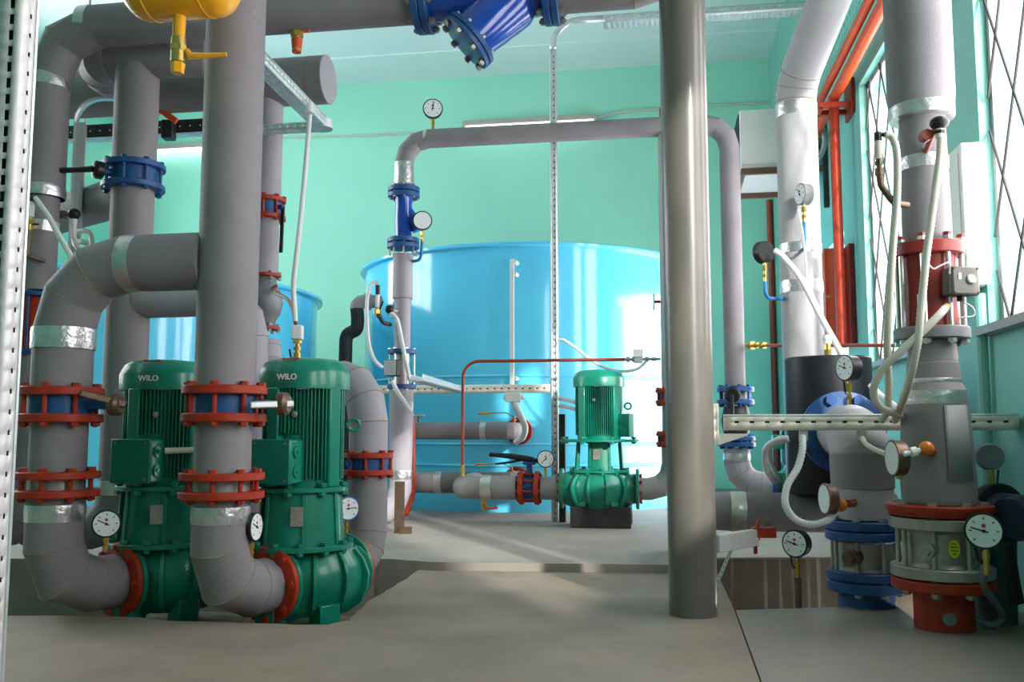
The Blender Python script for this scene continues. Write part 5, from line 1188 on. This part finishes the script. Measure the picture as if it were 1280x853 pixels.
jb = at(642, 497, 9.93); t = thing('junction_box', 'white junction box under the slotted tray', 'box', jb); build(MB().box(jb, (.17, .08, .10)), 'case', 'white_plastic', t, bev=.006)
for sx in (-1, 1): build(MB().lathe(jb+X*.085*sx, X*sx, [(.03, 0), (.03, .02), (.02, .025)], 12), 'gland', 'white_plastic', t)
hose('sensor_cable', 'pale cable hanging from junction box to orange flange', [jb-Z*.05, at(648, 515, 9.95), at(656, 533, 10.0), at(654, 546, 10.1), at(645, 553, 10.25)], .035, 'white_hose')
# ---- cables around slim riser
s = at(472, 371, 9.5); t = thing('pressure_sensor', 'slim sensor with brass cock left of slim riser', 'sensor', s); build(MB().cyl(s+Z*.02, s-Z*.11, .022, seg=10), 'body', 'white_plastic', t); build(MB().cyl(s+Z*.02, s+Z*.12, .024, seg=10), 'cap', 'black_plastic', t); build(MB().cyl(s-Z*.11, s-Z*.22, .022, seg=10).cyl(s-Z*.14, s-Z*.18, .04, seg=6), 'cock', 'brass', t); build(MB().bar(s-Z*.15+X*.02, s-Z*.05+X*.06, .02, .01), 'cock_handle', 'black_plastic', t)
hose('impulse_tube', 'dark tube from slim sensor into slim riser', [s-Z*.22, at(474, 395, 9.5), at(479, 403, 9.55), at(488, 406, 9.7)], .022, 'dark_steel', cat='pipe')
hose('sensor_cable', 'white cable looping left of the slim riser', [at(472, 352, 9.5), at(464, 356, 9.5), at(459, 375, 9.48), at(459, 400, 9.45), at(461, 430, 9.45), at(468, 450, 9.45), at(478, 460, 9.48)], .02, 'white_hose')
s = at(487, 387, 9.55); t = thing('pressure_transmitter', 'round black sensor head on the slim riser', 'sensor', s); build(MB().sphere(s, .048), 'head', 'black_plastic', t); build(MB().cyl(s, up(O, s.z), .02, seg=8), 'stem', 'bolt_steel', t); build(MB().cyl(s, s-Z*.07+X*.03, .025, seg=8), 'gland', 'white_plastic', t)
hose('sensor_cable', 'white cable running down in front of slim riser', [at(491, 393, 9.5), at(497, 402, 9.48), at(502, 425, 9.48), at(508, 455, 9.5), at(513, 478, 9.55)], .022, 'white_hose')
hose('sensor_cable', 'white cable stub below the small actuator', [at(490, 476, 9.45), at(497, 490, 9.45), at(506, 503, 9.45), at(513, 513, 9.48), at(514, 503, 9.5)], .022, 'white_hose')

# ================================================================== RIGHT CABLES
hose('flexible_hose', 'white ribbed hose hanging from tray to orange ball', [at(1003, 545, 5.25), at(1003, 562, 5.22), at(997, 585, 5.2), at(984, 608, 5.18), at(982, 632, 5.16), at(995, 650, 5.16), at(1015, 656, 5.16), at(1034, 651, 5.17), at(1042, 645, 5.2)], .020, 'white_hose', corr=True)
hose('flexible_hose', 'white ribbed hose curving left of black vessel', [at(985, 548, 6.0), at(970, 551, 6.05), at(957, 562, 6.1), at(958, 585, 6.2), at(968, 602, 6.4)], .021, 'white_hose', corr=True)
hose('flexible_hose', 'second white hose behind the curved hose', [at(985, 550, 6.2), at(965, 556, 6.3), at(962, 572, 6.4), at(971, 596, 6.5)], .018, 'white_hose')
hose('flexible_hose', 'small cream hose from tray outlet to bare gauge', [at(1078, 548, 5.2), at(1082, 555, 5.15), at(1093, 562, 5.0), at(1108, 568, 4.8)], .014, 'cream_hose')
hose('flexible_hose', 'white cable slanting from rear gauge to black vessel', [at(968, 313, 6.62), at(980, 322, 6.6), at(1003, 352, 6.55), at(1028, 400, 6.45), at(1050, 440, 6.2), at(1060, 470, 6.0)], .022, 'white_hose')
hose('flexible_hose', 'thin grey cable hanging beside the white riser', [at(998, 262, 6.62), at(1003, 290, 6.6), at(1007, 325, 6.62), at(1010, 350, 6.6), at(1017, 380, 6.55)], .008, 'white_hose')
hose('flexible_hose', 'white cable passing behind ribbed hoses to tray', [at(1088, 482, 5.7), at(1105, 498, 5.6), at(1125, 512, 5.5), at(1145, 525, 5.35)], .018, 'white_hose')
dk = 4.42
hose('flexible_conduit', 'cream ribbed conduit from black sensor head to tray', [at(1176, 172, dk), at(1174, 200, dk), at(1166, 260, dk), at(1158, 320, dk), at(1152, 380, dk), at(1147, 430, dk), at(1137, 475, dk+.1), at(1125, 510, 4.75), at(1118, 527, 4.95)], .019, 'cream_hose', corr=True)
hose('flexible_conduit', 'cream ribbed conduit hanging left of red valve', [at(1106, 168, 4.6), at(1115, 172, 4.6), at(1121, 195, 4.6), at(1121, 250, 4.6), at(1116, 310, 4.6), at(1112, 380, 4.6), at(1109, 430, 4.65), at(1111, 480, 4.75), at(1109, 512, 4.85), at(1102, 526, 4.95)], .019, 'cream_hose', corr=True)
hose('flexible_conduit', 'cream conduit looping from actuator to tray', [at(1181, 386, 4.45), at(1174, 394, 4.42), at(1155, 413, 4.42), at(1125, 440, 4.45), at(1103, 462, 4.5), at(1092, 487, 4.55), at(1098, 507, 4.6), at(1115, 516, 4.75), at(1135, 522, 4.95)], .019, 'cream_hose')
solo(MB().cyl(at(1184, 383, 4.46), at(1174, 394, 4.42), .017, seg=10), 'conduit_end', 'ball_orange', 'orange end piece of actuator conduit', 'conduit', at(1184, 383, 4.46))
hose('sensor_wire', 'thin white wire looping above the actuator box', [at(1160, 330, 4.45), at(1167, 336, 4.44), at(1176, 332, 4.44), at(1186, 329, 4.45), at(1187, 342, 4.5)], .004, 'white_hose')
hose('sensor_wire', 'thin white wire looping right of the actuator box', [at(1205, 378, 4.6), at(1216, 385, 4.58), at(1217, 395, 4.58), at(1200, 398, 4.58), at(1195, 407, 4.6)], .004, 'white_hose')
s = at(1174, 154, 4.42); t = thing('pressure_transmitter', 'black sensor head on the thick right riser', 'sensor', s); build(MB().sphere(s, .046, squash=.75), 'head', 'black_plastic', t); build(MB().cyl(s-Z*.02, s-Z*.075, .02, seg=12), 'gland', 'white_plastic', t); build(MB().cyl(s-Z*.04, s-Z*.055, .026, seg=8), 'gland_nut', 'black_plastic', t); build(MB().cyl(s-Z*.03-RT*.02, up(L, s.z-.04), .016, seg=8).cyl(s-Z*.05-RT*.05+FW*.02, s-Z*.05-RT*.05+FW*.07, .03, seg=8), 'stem', 'copper_red', t)
s = at(1098, 186, 4.62); t = thing('pressure_sensor', 'brass sensor on curved tube left of right riser', 'sensor', s); build(MB().cyl(s+Z*.04, s-Z*.055, .018, seg=12), 'body', 'cream_hose', t); build(MB().cyl(s+Z*.04, s+Z*.085, .019, seg=10).cyl(s+Z*.075, s+Z*.075+RT*.04, .012, seg=8), 'cap', 'black_plastic', t); build(MB().cyl(s-Z*.055, s-Z*.10, .014, seg=8).cyl(s-Z*.065, s-Z*.085, .02, seg=6).cyl(s-Z*.105, s-Z*.14, .022, seg=8), 'fitting', 'bronze', t)
hose('impulse_tube', 'dark curved tube joining sensor and right riser', [s-Z*.13, s-Z*.19+RT*.006, at(1107, 240, 4.62), at(1118, 253, 4.62), at(1135, 257, 4.64)], .017, 'bronze', cat='pipe')

e = P1+toward(P1)*.27+RT*.02; e = up(e, zat(564, dep(e))); hose('motor_conduit', 'grey conduit from far left pump terminal box', [at(206, 564, dep(e)-.02), at(220, 563.5, dep(e)), at(262, 562, dep(e)+.05)], .018, 'cream_hose', cat='conduit')
